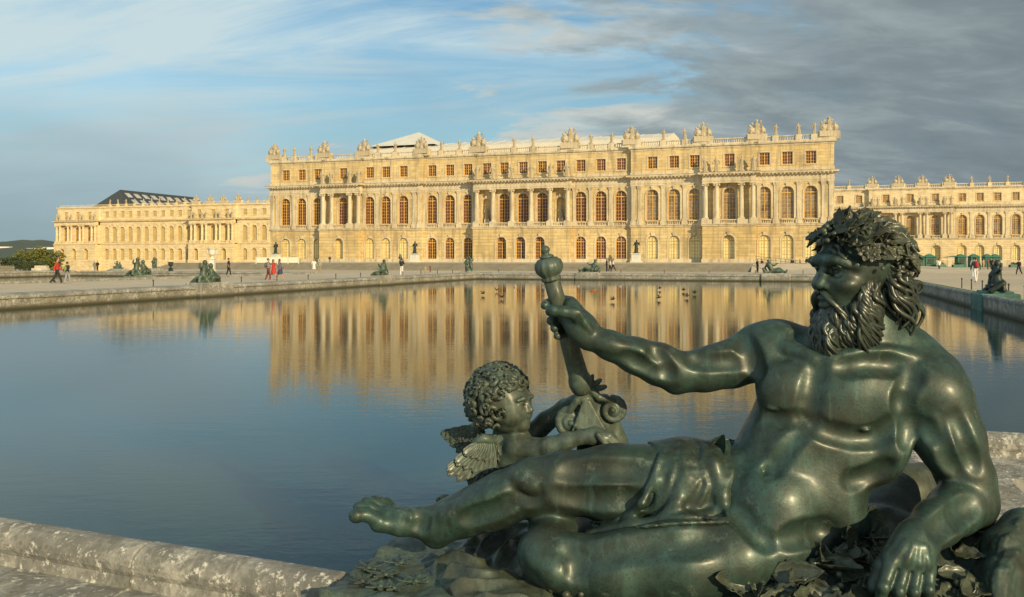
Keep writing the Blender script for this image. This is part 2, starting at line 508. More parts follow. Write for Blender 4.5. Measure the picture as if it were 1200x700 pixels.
def water_mat():
    t = NT('pool_water')
    p = t.geo()
    a = t.noise(1.0, t.mapp(p, (0.9, 2.6, 1)), 3, 0.5, 0.5)
    b = t.noise(1.0, t.mapp(p, (4.5, 11.0, 1)), 3, 0.55, 0.3)
    c = t.noise(1.0, t.mapp(p, (16, 30, 1)), 2, 0.5)
    gust = t.ramp(t.noise(0.09, t.mapp(p, (1, 1.6, 1)), 3), [(0.35, 0.45), (0.65, 1.0)])
    h = t.math('ADD', t.math('MULTIPLY', a, 0.34), t.math('ADD', t.math('MULTIPLY', b, 0.17), t.math('MULTIPLY', c, 0.035)))
    h = t.math('MULTIPLY', h, gust)
    t.set(Specular_Tint=(1.0, 0.965, 0.80, 1))
    t.set(Base_Color=(0.0015, 0.026, 0.025, 1), Roughness=0.02, IOR=1.29, Normal=t.bump(h, 0.115, 0.09))
    return t.m
M_GRAVEL = gravel_mat(); M_STEP = step_mat(); M_COPE = coping_mat(); M_WATER = water_mat()
M_GRASS = plain('mown_grass', (0.07, 0.115, 0.025), 0.9, 0.4, 4)
M_IRON = plain('dark_iron', (0.035, 0.035, 0.03), 0.6, 0.2, 8)
M_BARK = plain('bark', (0.10, 0.075, 0.05), 0.9, 0.3, 6)

# ------------------------------------------------------------------ ground, pools
PU0, PU1, PV0, PV1 = -32.0, 7.5, 3.75, 85.0
NU0, NU1, NV0, NV1 = -86.0, -52.0, 12.0, 85.0
def ss(a, b, x):
    t = min(1, max(0, (x-a)/(b-a))); return t*t*(3-2*t)
def gh(u, v):
    h = -3.6*ss(-93, -104, u)
    h -= 0.4*ss(120, 200, v)*ss(4, 12, u)
    h -= 1.2*ss(300, 700, v)
    return h
hm = 0.45
ub = sorted(set([-4000, -1500, -600, -300, -180, -120] + list(range(-106, -88, 2)) + [NU0-hm, NU1+hm, -42, PU0-hm, -20, -10, 0, 1.15, PU1+hm, 4, 12, 20, 40, 80, 160, 400, 1500, 4000]))
vb = sorted(set([-40, -10, 0, PV0-hm, 5.75, 8.45-hm, NV0-hm, 20, 40, 60, PV1+hm, 100, 110, 120, 140, 160, 180, 200, 260, 300, 400, 700, 1500, 6000]))
def inhole(u, v):
    if NU0-hm < u < NU1+hm and NV0-hm < v < NV1+hm: return True
    if PU0-hm < u < PU1+hm and PV0-hm < v < PV1+hm:
        return not (u > 1.15 and v < 8.45-hm)
    return False
g = MB()
for i in range(len(ub)-1):
    for j in range(len(vb)-1):
        if inhole((ub[i]+ub[i+1])/2, (vb[j]+vb[j+1])/2): continue
        q = [(ub[i], vb[j]), (ub[i+1], vb[j]), (ub[i+1], vb[j+1]), (ub[i], vb[j+1])]
        g.add([UV(a, b, gh(a, b)) for a, b in q], [(0, 1, 2, 3)])
g.add([UV(PU0-hm, PV0-hm, 0), UV(-2.2, PV0-hm, 0), UV(PU0-hm, PV0+1.5, 0)], [(0, 1, 2)])
tag(g.build('ground', M_GRAVEL), kind='structure')

WZ = -0.45
for nm, (a, b, c, d) in (('water', (PU0-.2, PU1+.2, PV0-.2, PV1+.2)), ('water', (NU0-.2, NU1+.2, NV0-.2, NV1+.2))):
    m = MB(); m.quad(UV(a, c, WZ), UV(b, c, WZ), UV(b, d, WZ), UV(a, d, WZ))
    tag(m.build(nm, M_WATER), kind='structure')

def coping_run(m, p, q, out, prof, L=1.55):
    """row of coping blocks from p to q (u, v); out = outward normal"""
    p = np.array(p, float); q = np.array(q, float); o = np.array(out, float)
    d = q-p; tot = np.linalg.norm(d); d /= tot; n = max(1, int(round(tot/L)))
    st = [p+d*tot*(k+(0 if k in (0, n) else random.uniform(-.12, .12)))/n*1.0 if k in (0, n) else p+d*tot*(k+random.uniform(-.12, .12))/n for k in range(n+1)]
    for k in range(n):
        dz = random.uniform(-.006, .006); ds = random.uniform(-.008, .008)
        a = st[k]+d*0.004; b = st[k+1]-d*0.004
        V = []; N = len(prof)
        seq = [(a, 0.010), (a+d*0.012, 0), (b-d*0.012, 0), (b, 0.010)]
        c0 = np.mean(np.array(prof), axis=0)
        for base, ins in seq:
            for s_, z_ in prof:
                e = np.array((s_, z_)); e = e+(c0-e)/np.linalg.norm(c0-e)*ins
                xy = base+o*(e[0]+ds); V.append(UV(xy[0], xy[1], e[1]+dz))
        F = []
        for r in range(3):
            for j in range(N-1):
                F.append((r*N+j, r*N+j+1, (r+1)*N+j+1, (r+1)*N+j))
        F.append(tuple(range(N))); F.append(tuple(3*N+j for j in range(N))[::-1])
        m.add(V, F)
ROLL = [(0.03, -0.75), (0.03, 0.03)]
for a in range(205, -46, -18):
    ROLL.append((0.115+0.115*math.cos(R(a)), 0.150+0.100*math.sin(R(a))))
ROLL += [(0.235, 0.045), (0.29, 0.05), (0.86, 0.022), (0.89, -0.02), (0.89, -0.3)]
SLOPE = [(0.0, -0.75), (0.0, -0.02), (-0.05, 0.03), (-0.05, 0.10), (0.0, 0.17), (0.10, 0.20), (0.85, 0.25), (0.95, 0.20), (0.95, -0.2)]
m = MB()
coping_run(m, (PU0, 5.65), (-2.03, 3.715), (-.065, -.998), ROLL, 1.35)
coping_run(m, (0.75, 8.45), (PU1, 8.45), (0, -1), ROLL)
coping_run(m, (0.75, 5.3), (0.75, 8.45), (1, 0), ROLL)
coping_run(m, (PU1, 8.45), (PU1, PV1), (1, 0), ROLL)
coping_run(m, (PU1, PV1), (PU0, PV1), (0, 1), SLOPE)
coping_run(m, (PU0, PV1), (PU0, PV0), (-1, 0), SLOPE)
o = m.build('pool_coping', M_COPE, smooth=False)
tag(o, 'weathered pale stone coping with rounded lip running round the large near pool', 'coping')
m = MB()
coping_run(m, (NU1, NV0), (NU1, NV1), (1, 0), [(s, z-0.05) for s, z in SLOPE], 2.2)
coping_run(m, (NU1, NV1), (NU0, NV1), (0, 1), [(s, z-0.05) for s, z in SLOPE], 2.2)
coping_run(m, (NU0, NV1), (NU0, NV0), (-1, 0), [(s, z+0.03) for s, z in SLOPE], 2.2)
tag(m.build('pool_coping', M_COPE), 'low stone coping round the second pool, behind the strolling visitors at left', 'coping')

# grass verge along the right coping
m = MB(); m.quad(UV(PU1+0.91, 30, 0.006), UV(PU1+1.7, 30, 0.006), UV(PU1+1.7, 84, 0.006), UV(PU1+0.91, 84, 0.006))
tag(m.build('lawn_strip', M_GRASS), kind='structure')

# terrace with steps in front of the palace
TZ = 1.04
TU0, TU1, TV = -99.0, -3.0, 113.0
m = MB()
ns = 7
for k in range(ns):
    m.box(TU0+k*0.35, TU1-k*0.35, TV+k*0.36, TV+(k+1)*0.36+(0 if k < ns-1 else 70), -0.3, TZ*(k+1)/ns, skip='b')
V, F, Mx = m.arrays()
V = np.array([UV(*p) for p in V])
fm = [1 if (abs(V[f][:, 2]-TZ).max() < 1e-4 and np.ptp(V[f][:, 2]) < 1e-6) else 0 for f in F]
o = mobj('terrace', V, F, [M_STEP, M_GRAVEL], None, fm); tag(o, kind='structure')
# the terrace's sloping right shoulder
m = MB()
m.add([UV(TU1-2.2, TV+2.8, TZ-0.004), UV(10, TV+10, TZ-0.004), UV(10, 200, TZ-0.004), UV(TU1-2.2, 200, TZ-0.004),
       UV(TU1-2.2, TV-1.5, -0.02), UV(30, TV-1.5, -0.02), UV(30, 205, -0.45)], [(0, 1, 2, 3), (4, 5, 1, 0), (5, 6, 2, 1)])
tag(m.build('terrace_slope', M_GRAVEL), kind='structure')

# ------------------------------------------------------------------ posts round the pool
pm = MB(); pm.lathe([(0.035, -0.05), (0.03, 0.5), (0.045, 0.52), (0.045, 0.57), (0.02, 0.60)], n=8)
proto = None
def post(u, v, lab, grp):
    global proto
    x, y, z = UV(u, v, gh(u, v))
    if proto is None:
        proto = pm.build('post', M_IRON); proto.location = (x, y, z); o = proto
    else:
        o = dup(proto, None, (x, y, z))
    tag(o, lab, 'post', grp)
for k in range(13):
    post(PU0-1.15, 38+k*3.9, 'thin dark iron post on the gravel along the left edge of the near pool', 'iron posts along the left pool edge')
for k in range(8):
    post(-30+k*4.4, PV1+1.2, 'thin dark iron post standing behind the far stone edge of the near pool', 'iron posts along the far pool edge')
for k in range(9):
    post(PU1+1.9, 33+k*2.9, 'thin dark iron post on the grass verge by the right edge of the near pool', 'iron posts along the right pool edge')

# ------------------------------------------------------------------ far hill, its houses, trees
def leafmat(name, a, b, tr=0.0):
    t = NT(name)
    f = t.noise(0.9, t.coord(), 3); g2 = t.noise(7, t.coord(), 2)
    c = t.mix(t.ramp(f, [(0.35, 0), (0.65, 1)]), a, b)
    c = t.mix(t.ramp(g2, [(0.4, 0.4), (0.6, 0)]), c, tuple(x*0.55 for x in a))
    t.set(Base_Color=c, Roughness=0.75)
    return t.m
M_LEAF1 = leafmat('sunlit_leaves', (0.085, 0.11, 0.02), (0.17, 0.17, 0.03))
M_LEAF2 = leafmat('dark_leaves', (0.03, 0.05, 0.018), (0.06, 0.085, 0.025))
M_HILL = leafmat('wooded_hill', (0.055, 0.075, 0.06), (0.09, 0.11, 0.085))
nx, ny = 150, 24
V = []
for j in range(ny):
    for i in range(nx):
        x = -2600+i*26; y = 1350+j*60
        r = math.exp(-((y-2150)/420.0)**2)
        h = -7+r*(50+12*math.sin(x*0.004+1)+7*math.sin(x*0.013))*(0.75+0.25*math.sin(y*.01+x*.003))+ (8*rng.random()+5*math.sin(x*.11)*math.sin(y*.07))*min(1, r*2)
        V.append((x, y, h))
F = [(j*nx+i, j*nx+i+1, (j+1)*nx+i+1, (j+1)*nx+i) for j in range(ny-1) for i in range(nx-1)]
tag(mobj('hill', V, F, M_HILL), kind='structure')
M_WHITE = plain('white_render', (0.72, 0.70, 0.66), 0.8, 0.06)
M_TILE = plain('roof_tiles', (0.26, 0.17, 0.13), 0.85, 0.2, 1)
for (x, y, w_, h_, lab) in ((44, 291.5, 26, 9, 'long white building on the wooded hill, left of the far wing'),
                            (61, 290.5, 20, 10, 'white block on the wooded hill, touching the far wing in view'),
                            (5, 289.5, 16, 8, 'white house high on the wooded hill at the picture edge'),
                            (12, 305.5, 22, 9, 'white house low on the hillside above the trees')):
    Yd = 1900 if y < 300 else 1300
    X = (x-600)*Yd/1000; z0 = CAMH-(y-303)*Yd/1000
    t = thing('hillside_house', lab, 'house', (X, Yd, z0-6))
    e = 3.5+h_*0.30
    m = MB(); m.box(-w_*.9, w_*.9, -6, 6, 0, e, skip='b'); wl = m.build('wall', M_WHITE, t, local=True)
    m = MB(); m.box(-w_*.93, w_*.93, -6.4, 6.4, e+.01, e+.7); m.build('roof', M_WHITE, t, local=True)

def foliage(m, c, rad, n, size):
    for _ in range(n):
        d = rng.normal(size=3); d /= np.linalg.norm(d)
        r = rng.random()**0.4
        k = 1+0.22*math.sin(d[0]*5+c[0])*math.sin(d[2]*6+c[1])
        p = np.asarray(c)+d*np.asarray(rad)*r*k
        a = rng.normal(size=3); a /= np.linalg.norm(a); b = np.cross(a, rng.normal(size=3)); b /= np.linalg.norm(b)
        s_ = size*(0.6+rng.random()*0.8)
        m.add([p-a*s_, p-b*s_*.6, p+a*s_, p+b*s_*.6], [(0, 1, 2, 3)])
def tree(x, yb, Yd, hpx, wpx, mat, lab, n=900, grp=None):
    X = (x-600)*Yd/1000; z0 = CAMH-(yb-303)*Yd/1000; H = hpx*Yd/1000; W_ = wpx*Yd/1000
    t = thing('leafy_tree', lab, 'tree', (X, Yd, z0), 0, grp)
    m = MB(); m.tube([(0, 0, -0.5), (0.1, 0, H*.3), (0, 0.1, H*.75)], [H*.035, H*.028, H*.012], 8)
    for k in range(5):
        a = k*1.3; m.tube([(0, 0, H*(.25+.06*k)), (math.cos(a)*W_*.3, math.sin(a)*W_*.3, H*(.5+.08*k))], [H*.014, H*.005], 6)
    m.build('trunk', M_BARK, t, local=True)
    m = MB()
    for k in range(14):
        a = rng.random()*6.28; r = 0.36*W_*rng.random()**.5*1.1
        z = H*(0.16+0.62*rng.random())
        foliage(m, (math.cos(a)*r, math.sin(a)*r, z), (W_*.24, W_*.24, H*.20), n//14, H*.04)
    m.build('crown', mat, t, local=True)
tree(55, 320, 300, 33, 34, M_LEAF1, 'sunlit yellow-green tree crowding the end of the far left wing', 2600)
tree(34, 320, 310, 29, 32, M_LEAF1, 'rounded yellow-green tree between the far wing and darker shrubs', 2300)
tree(14, 320, 290, 22, 32, M_LEAF2, 'dark green tree low in front of the hillside houses', 1800)
tree(1, 320, 280, 20, 26, M_LEAF2, 'dark tree cut by the left picture edge', 1400)
tree(27, 318, 250, 15, 20, M_LEAF2, 'small dark shrub standing before the yellow-green trees', 1300)
tree(46, 319, 262, 15, 20, M_LEAF2, 'broad dark shrub below the sunlit tree at the wing end', 1300)
# trimmed cone by the north parterre
# wooden paling and low wall at the left edge
m = MB()
Yd = 150
for k in range(16):
    X = (-2+k*1.2-600)*Yd/1000
    m.box(X-.05, X+.05, Yd-.03, Yd+.03, -3.6, CAMH-(311.5-303)*Yd/1000)
m.box((-3-600)*.15, (17-600)*.15, Yd+.03, Yd+.08, -0.3, -0.18); m.box((-3-600)*.15, (17-600)*.15, Yd+.03, Yd+.08, 0.12, 0.22)
tag(m.build('paling_fence', plain('grey_wood', (0.22, 0.2, 0.15), 0.9)), 'grey wooden paling fence at the left edge below the dark trees', 'fence')
# ------------------------------------------------------------------ palace
def stone_mat(name, a, b, dirty=0.5, courses=True):
    t = NT(name)
    p = t.coord(); x, y, z = t.xyz(p)
    big = t.noise(0.13, p, 4); mid = t.noise(0.9, p, 5, 0.6); fine = t.noise(7, p, 4, 0.65)
    c = t.mix(t.ramp(big, [(0.35, 0), (0.65, 1)]), a, b)
    # ashlar blocks differing in tone
    br = t.n('ShaderNodeTexBrick'); 
    cm = t.n('ShaderNodeCombineXYZ'); t.put(cm.inputs[0], t.math('ADD', x, y)); t.put(cm.inputs[1], z)
    t.put(br.inputs['Vector'], cm.outputs[0])
    br.inputs['Scale'].default_value = 1.0; br.inputs['Brick Width'].default_value = 1.5; br.inputs['Row Height'].default_value = 0.53
    br.inputs['Mortar Size'].default_value = 0.018; br.inputs['Mortar Smooth'].default_value = 0.3
    br.inputs['Color1'].default_value = (0.82, 0.81, 0.79, 1); br.inputs['Color2'].default_value = (1.12, 1.08, 1.02, 1); br.inputs['Mortar'].default_value = (0.66, 0.60, 0.52, 1)
    if courses: c = t.mix(0.9, c, br.outputs['Color'], 'MULTIPLY')
    if courses:      # deep horizontal joints of the rusticated ground floor
        fr_ = t.math('FRACT', t.math('DIVIDE', t.math('ADD', z, 0.1), 0.62))
        jo = t.math('MULTIPLY', t.ramp(fr_, [(0.0, 1), (0.085, 1), (0.13, 0)]), t.math('LESS_THAN', z, 6.2))
        c = t.mix(t.math('MULTIPLY', jo, 0.55), c, (0.22, 0.15, 0.07))
    # rain streaks
    st = t.noise(1.0, t.mapp(p, (1.6, 1.6, 0.13)), 4, 0.6)
    c = t.mix(t.ramp(st, [(0.49, 0), (0.70, 0.68*dirty)]), c, (0.24, 0.19, 0.12))
    c = t.mix(t.ramp(mid, [(0.52, 0), (0.75, 0.55*dirty)]), c, (0.30, 0.24, 0.15))
    c = t.mix(t.ramp(fine, [(0.32, 0.35), (0.5, 0)]), c, (0.33, 0.26, 0.16))
    h = t.math('ADD', t.math('MULTIPLY', fine, 0.5), t.math('MULTIPLY', br.outputs['Fac'], -0.9 if courses else 0))
    t.set(Base_Color=c, Roughness=0.88, Normal=t.bump(h, 0.5, 0.05))
    return t.m
M_STONE = stone_mat('golden_limestone', (0.58, 0.435, 0.20), (0.73, 0.575, 0.305), 1.0)
M_PALE = stone_mat('pale_limestone', (0.55, 0.465, 0.315), (0.68, 0.59, 0.42), 1.1, False)
M_SCULPT = stone_mat('carved_grey_stone', (0.46, 0.385, 0.255), (0.56, 0.475, 0.33), 1.3, False)
M_WING = stone_mat('creamy_limestone', (0.72, 0.59, 0.35), (0.78, 0.65, 0.42), 0.30)
M_OCHRE = plain('gilded_ochre_wood', (0.60, 0.36, 0.09), 0.55, 0.2, 2)
M_CREAM = plain('yellow_painted_wood', (0.50, 0.35, 0.11), 0.55, 0.15, 2)
def glass(name, cols, rough=0.12):
    t = NT(name)
    f = t.noise(0.42, t.n('ShaderNodeNewGeometry').outputs['Position'], 5, 0.7)
    n = len(cols)
    t.set(Base_Color=t.ramp(f, [(0.35+0.3*i/(n-1), c) for i, c in enumerate(cols)]), Roughness=rough, IOR=1.5)
    return t.m
G_DARK = glass('dark_glass', [(0.03, 0.018, 0.018), (0.10, 0.026, 0.018), (0.14, 0.04, 0.024), (0.06, 0.024, 0.02), (0.16, 0.10, 0.07)])
G_PALE = glass('shuttered_glass', [(0.74, 0.63, 0.30), (0.80, 0.70, 0.38), (0.62, 0.50, 0.22)], 0.3)
G_TAN = glass('tan_blinds', [(0.44, 0.33, 0.14), (0.54, 0.42, 0.20), (0.36, 0.26, 0.11)], 0.3)
G_GREY = glass('grey_glass', [(0.08, 0.05, 0.035), (0.20, 0.13, 0.07), (0.30, 0.24, 0.16), (0.11, 0.065, 0.045)])

def arch_pts(w, z0, spring, n=10):
    r = w/2
    P = [(-r, z0), (-r, spring)]+[(-r*math.cos(math.pi*k/n), spring+r*math.sin(math.pi*k/n)) for k in range(1, n)]+[(r, spring), (r, z0)]
    return P

def hole_panel(m, x0, x1, z0, z1, y, cx, w, hz0, spring, top=None, depth=0.45, n=10):
    """wall panel x0..x1, z0..z1 in plane y with an opening (arched, or square when top is given) and its reveals"""
    r = w/2
    a, b = cx-r, cx+r
    Q = lambda p: [(q[0], y, q[1]) for q in p]
    m.add(Q([(x0, z0), (a, z0), (a, z1), (x0, z1)]), [(0, 1, 2, 3)])
    m.add(Q([(b, z0), (x1, z0), (x1, z1), (b, z1)]), [(0, 1, 2, 3)])
    if hz0 > z0+1e-4: m.add(Q([(a, z0), (b, z0), (b, hz0), (a, hz0)]), [(0, 1, 2, 3)])
    if top is not None:
        m.add(Q([(a, top), (b, top), (b, z1), (a, z1)]), [(0, 1, 2, 3)])
        P = [(-r, hz0), (-r, top), (r, top), (r, hz0)]
    else:
        P = arch_pts(w, hz0, spring, n)
        arc = P[1:-1]
        V = Q([(cx+p[0], p[1]) for p in arc])+Q([(cx+p[0], z1) for p in arc])
        k = len(arc)
        m.add(V, [(i, i+1, k+i+1, k+i) for i in range(k-1)])
    V = []
    for p in P: V += [(cx+p[0], y, p[1]), (cx+p[0], y+depth, p[1])]
    k = len(P)
    m.add(V, [(2*i, 2*i+1, 2*i+3, 2*i+2) for i in range(k-1)]+[(0, 2*k-2, 2*k-1, 1)])

def surround(m, cx, w, z0, spring, y, band=0.24, pr=0.07, top=None, key=True, n=10):
    """moulded frame round an opening, standing proud of the wall"""
    if top is not None:
        r = w/2
        m.box(cx-r-band, cx-r, y-pr, y+0.02, z0, top+band); m.box(cx+r, cx+r+band, y-pr, y+0.02, z0, top+band)
        m.box(cx-r, cx+r, y-pr, y+0.02, top, top+band); m.box(cx-r-band*1.3, cx+r+band*1.3, y-pr*1.6, y+0.02, z0-.18, z0)
        return
    I = arch_pts(w, z0, spring, n); O = arch_pts(w+2*band, z0, spring, n)
    V = []
    for (a, b) in zip(I, O):
        V += [(cx+a[0], y+0.02, a[1]), (cx+a[0], y-pr, a[1]), (cx+b[0], y-pr, b[1]), (cx+b[0], y+0.02, b[1])]
    k = len(I)
    F = []
    for i in range(k-1):
        for j in range(3): F.append((4*i+j, 4*i+j+1, 4*i+4+j+1, 4*i+4+j))
    F += [(0, 3, 2, 1), (4*k-4, 4*k-3, 4*k-2, 4*k-1)]
    m.add(V, F)
    if key:
        zt = spring+w/2
        m.add([(cx-.17, y-pr-.10, zt-.05), (cx+.17, y-pr-.10, zt-.05), (cx+.27, y-pr-.16, zt+.55), (cx-.27, y-pr-.16, zt+.55),
               (cx-.17, y, zt-.05), (cx+.17, y, zt-.05), (cx+.27, y, zt+.55), (cx-.27, y, zt+.55)],
              [(0, 1, 2, 3), (4, 0, 3, 7), (1, 5, 6, 2), (3, 2, 6, 7), (0, 4, 5, 1)])

def moulding(m, x0, x1, y, prof, endl=True):
    """horizontal moulding; prof = list of (projection, z) from bottom to top"""
    N = len(prof)
    V = [(x0-p if endl else x0, y-p, z) for p, z in prof]+[(x1+p if endl else x1, y-p, z) for p, z in prof]
    m.add(V, [(j, N+j, N+j+1, j+1) for j in range(N-1)])
    if endl:
        yb = 1.2
        V = [(x0-p, y-p, z) for p, z in prof]+[(x0-p, y+yb, z) for p, z in prof]
        m.add(V, [(N+j, j, j+1, N+j+1) for j in range(N-1)])
        V = [(x1+p, y-p, z) for p, z in prof]+[(x1+p, y+yb, z) for p, z in prof]
        m.add(V, [(j, N+j, N+j+1, j+1) for j in range(N-1)])

def muntins(m, w, z0, spring, top=None, cols=4, row=0.62, fr=0.12, bar=0.055, tr=None):
    r = w/2
    if top is None:
        I = arch_pts(w-2*fr, z0+fr, spring); O = arch_pts(w, z0, spring)
        V = []
        for a, b in zip(I, O): V += [(a[0], -.04, a[1]), (b[0], -.04, b[1]), (a[0], .04, a[1])]
        m.add(V, [(3*i, 3*i+3, 3*i+4, 3*i+1) for i in range(len(I)-1)]+[(3*i+2, 3*i+5, 3*i+3, 3*i) for i in range(len(I)-1)])
        m.box(-r, r, -.04, .04, z0, z0+fr)
        m.box(-r+fr, r-fr, -.05, .04, spring-.09, spring+.09)
        m.box(-.07, .07, -.06, .04, z0+fr, spring+r-fr)
        zt = spring
    else:
        m.box(-r, r, -.04, .04, z0, z0+fr); m.box(-r, r, -.04, .04, top-fr, top); m.box(-r, -r+fr, -.04, .04, z0+fr, top-fr); m.box(r-fr, r, -.04, .04, z0+fr, top-fr)
        m.box(-.07, .07, -.06, .04, z0+fr, top-fr); zt = top
    for k in range(1, cols):
        x = -r+w*k/cols
        if abs(x) < .05: continue
        h = zt if top is not None else spring+math.sqrt(max(0, r*r-x*x))
        m.box(x-bar/2, x+bar/2, -.025, .025, z0+fr, h-fr)
    nr = max(1, int(round((zt-z0)/row)))
    for k in range(1, nr):
        z = z0+(zt-z0)*k/nr
        m.box(-r+fr, r-fr, -.0251, .0251, z-bar/2, z+bar/2)
    if top is None:
        for f in (0.45,):
            z = spring+r*f; xx = math.sqrt(r*r-(r*f)**2)-fr
            m.box(-xx, xx, -.0251, .0251, z-bar/2, z+bar/2)

def pane_mesh(m, w, z0, spring, top=None):
    if top is None: P = arch_pts(w, z0, spring)
    else: P = [(-w/2, z0), (-w/2, top), (w/2, top), (w/2, z0)]
    m.add([(p[0], 0.012, p[1]) for p in P][::-1], [tuple(range(len(P)))])

WIN = {}
def window(parent, kind, dims, gl, fmat, loc):
    key = (kind, gl.name, fmat.name)
    if key not in WIN:
        m = MB(); muntins(m, *dims); a = m.build('window', fmat, None)
        m = MB(); pane_mesh(m, *dims[:4]); b = m.build('pane', gl, a)
        WIN[key] = (a.data, b.data)
        a.parent = parent; a.location = loc
        return
    o = bpy.data.objects.new('window', WIN[key][0]); link(o, parent); o.location = loc
    b = bpy.data.objects.new('pane', WIN[key][1]); link(b, o)

def balusters(m, x0, x1, y, z0, z1, sp=0.34):
    m.box(x0, x1, y-.16, y+.16, z0, z0+.16); m.box(x0, x1, y-.17, y+.17, z1-.16, z1)
    n = max(2, int((x1-x0)/sp))
    for k in range(n):
        x = x0+(k+.5)*(x1-x0)/n; h = z1-z0-.32
        m.lathe([(.055, 0), (.10, h*.35), (.05, h*.62), (.085, h)], (x, y, z0+.16), 4)

def column(m, x, y, z0, z1, r):
    m.box(x-r*1.35, x+r*1.35, y-r*1.35, y+r*1.35, z0, z0+.18)
    h = z1-z0
    m.lathe([(r*1.28, .18), (r*1.28, .28), (r*1.05, .38), (r, .45), (r*1.0, h*.35), (r*.86, h-.85), (r*.98, h-.78), (r*.86, h-.70), (r*1.0, h-.55), (r*1.35, h-.25), (r*1.30, h-.15)], (x, y, z0), 14)
    for sx in (-1, 1):     # volutes
        m.lathe([(.05, -.10), (.17, -.08), (.17, .08), (.05, .10)], (x+sx*r*1.15, y-r*1.0, z1-.36), 8)
    m.box(x-r*1.45, x+r*1.45, y-r*1.45, y+r*1.45, z1-.15, z1)

def pilaster(m, x, y, z0, z1, w=0.62, p=0.13):
    m.box(x-w*.62, x+w*.62, y-p*1.7, y+.01, z0, z0+.35)
    m.box(x-w/2, x+w/2, y-p, y+.01, z0+.35, z1-.7)
    m.add([(x-w/2, y-p, z1-.7), (x+w/2, y-p, z1-.7), (x+w*.72, y-p*2.2, z1-.12), (x-w*.72, y-p*2.2, z1-.12),
           (x-w/2, y, z1-.7), (x+w/2, y, z1-.7), (x+w*.72, y, z1-.12), (x-w*.72, y, z1-.12)],
          [(0, 1, 2, 3), (4, 0, 3, 7), (1, 5, 6, 2), (3, 2, 6, 7), (5, 4, 7, 6)])
    m.box(x-w*.78, x+w*.78, y-p*2.4, y+.01, z1-.12, z1)

def sculpt(f, name, mat, it=1):
    V, F = f.mesh(); V = relax(V, F, it, 0.4)
    return mesh_from(name, V, F, mat, None, True)

def figure_mesh(name, mat, seed, H=2.3, h=0.05):
    """small draped standing figure on a low plinth"""
    r = np.random.default_rng(seed); f = Field((-.8, -.6, -.05), (.8, .6, H+.25), h); s = H/2.0
    lean = r.uniform(-.10, .10)
    f.cap((0, 0, .0), (lean*.3, 0, .95*s), .30*s, .22*s, .12)
    f.cap((lean*.3, 0, .95*s), (lean, 0, 1.42*s), .20*s, .23*s, .12)
    f.cap((lean, 0, 1.45*s), (lean*1.3, -.03, 1.68*s), .08*s, .08*s, .06)
    f.ell((lean*1.5, -.04, 1.80*s), (.12*s, .13*s, .155*s), None, .03)
    for sg in (-1, 1):
        e = (lean+sg*r.uniform(.33, .45)*s, r.uniform(-.15, .05), r.uniform(1.0, 1.3)*s)
        q = (lean+sg*r.uniform(.1, .55)*s, -.22, r.uniform(.85, 1.75)*s)
        f.cap((lean+sg*.23*s, 0, 1.45*s), e, .095*s, .075*s, .05); f.cap(e, q, .075*s, .055*s, .04)
    for k in range(6):
        x = r.uniform(-.28, .28)*s
        f.cap((x, -.22*s, .05), (x*.5+lean, -.2*s, r.uniform(.6, 1.2)*s), .06*s, .03*s, .03)
    f.cap((-.22*s, .05, .1), (.28*s, -.05, .6*s), .08, .10, .08)
    V, F = f.mesh(); V = relax(V, F, 1, .3)
    m = MB(); m.box(-.42*s, .42*s, -.36*s, .36*s, -.12, .06)
    W_, G_, _ = m.arrays()
    return mesh_from(name, np.concatenate([V, W_]), [list(q) for q in F]+[[i+len(V) for i in q] for q in G_], mat, None, True)

def trophy_mesh(name, mat, seed, h=0.07):
    """heap of carved armour, shields and flags"""
    r = np.random.default_rng(seed); f = Field((-2.3, -1, -.1), (2.3, 1, 3.9), h)
    f.cap((0, 0, .3), (0, 0, 1.5), .62, .42, .2)
    f.ell((0, -.1, 1.75), (.42, .36, .5), None, .12); f.ell((0, -.05, 2.5), (.24, .26, .30), None, .06)
    f.cap((0, 0, 2.7), (r.uniform(-.2, .2), .15, 3.05), .12, .05, .08)
    f.ell((-1.0, -.2, .75), (.75, .25, .72), None, .08); f.ell((1.0, -.2, .7), (.72, .25, .7), None, .08)
    f.ell((-1.0, -.42, .78), (.3, .15, .3), None, .05); f.ell((1.0, -.42, .72), (.3, .15, .3), None, .05)
    for k in range(11):
        a = -1.25+2.5*k/10+r.uniform(-.1, .1); L = r.uniform(1.7, 2.6)*(1-.18*abs(a))
        b = (math.sin(a)*L*.85, .12+r.uniform(-.1, .1), .8+math.cos(a)*L*.85)
        f.cap((math.sin(a)*.3, .1, .8), b, .10, .06, .06)
        if k % 2: f.ell((b[0]*.92, b[1], b[2]-.12), (.24, .13, .26), None, .08)
    for k in range(6):
        f.ell((r.uniform(-1.5, 1.5), -.3, r.uniform(.2, 1.4)), (.22, .2, .22), None, .05)
    V, F = f.mesh(); V = relax(V, F, 1, .3)
    m = MB(); m.box(-1.75, 1.75, -.7, .7, -1.0, .08)
    W_, G_, _ = m.arrays()
    me = mesh_from(name, np.concatenate([V, W_]), [list(q) for q in F]+[[i+len(V) for i in q] for q in G_], mat, None, True)
    for pl in list(me.polygons)[len(F):]: pl.use_smooth = False
    return me

FIGS = [figure_mesh('roof_statue', M_SCULPT, 10+k) for k in range(4)]
TROPH = [trophy_mesh('trophy', M_SCULPT, 30+k) for k in range(3)]
def place(me, name, parent, loc, s=1.0, rz=0.0):
    o = bpy.data.objects.new(name, me); link(o, parent); o.location = loc; o.scale = (s, s, s); o.rotation_euler = (0, 0, rz); return o

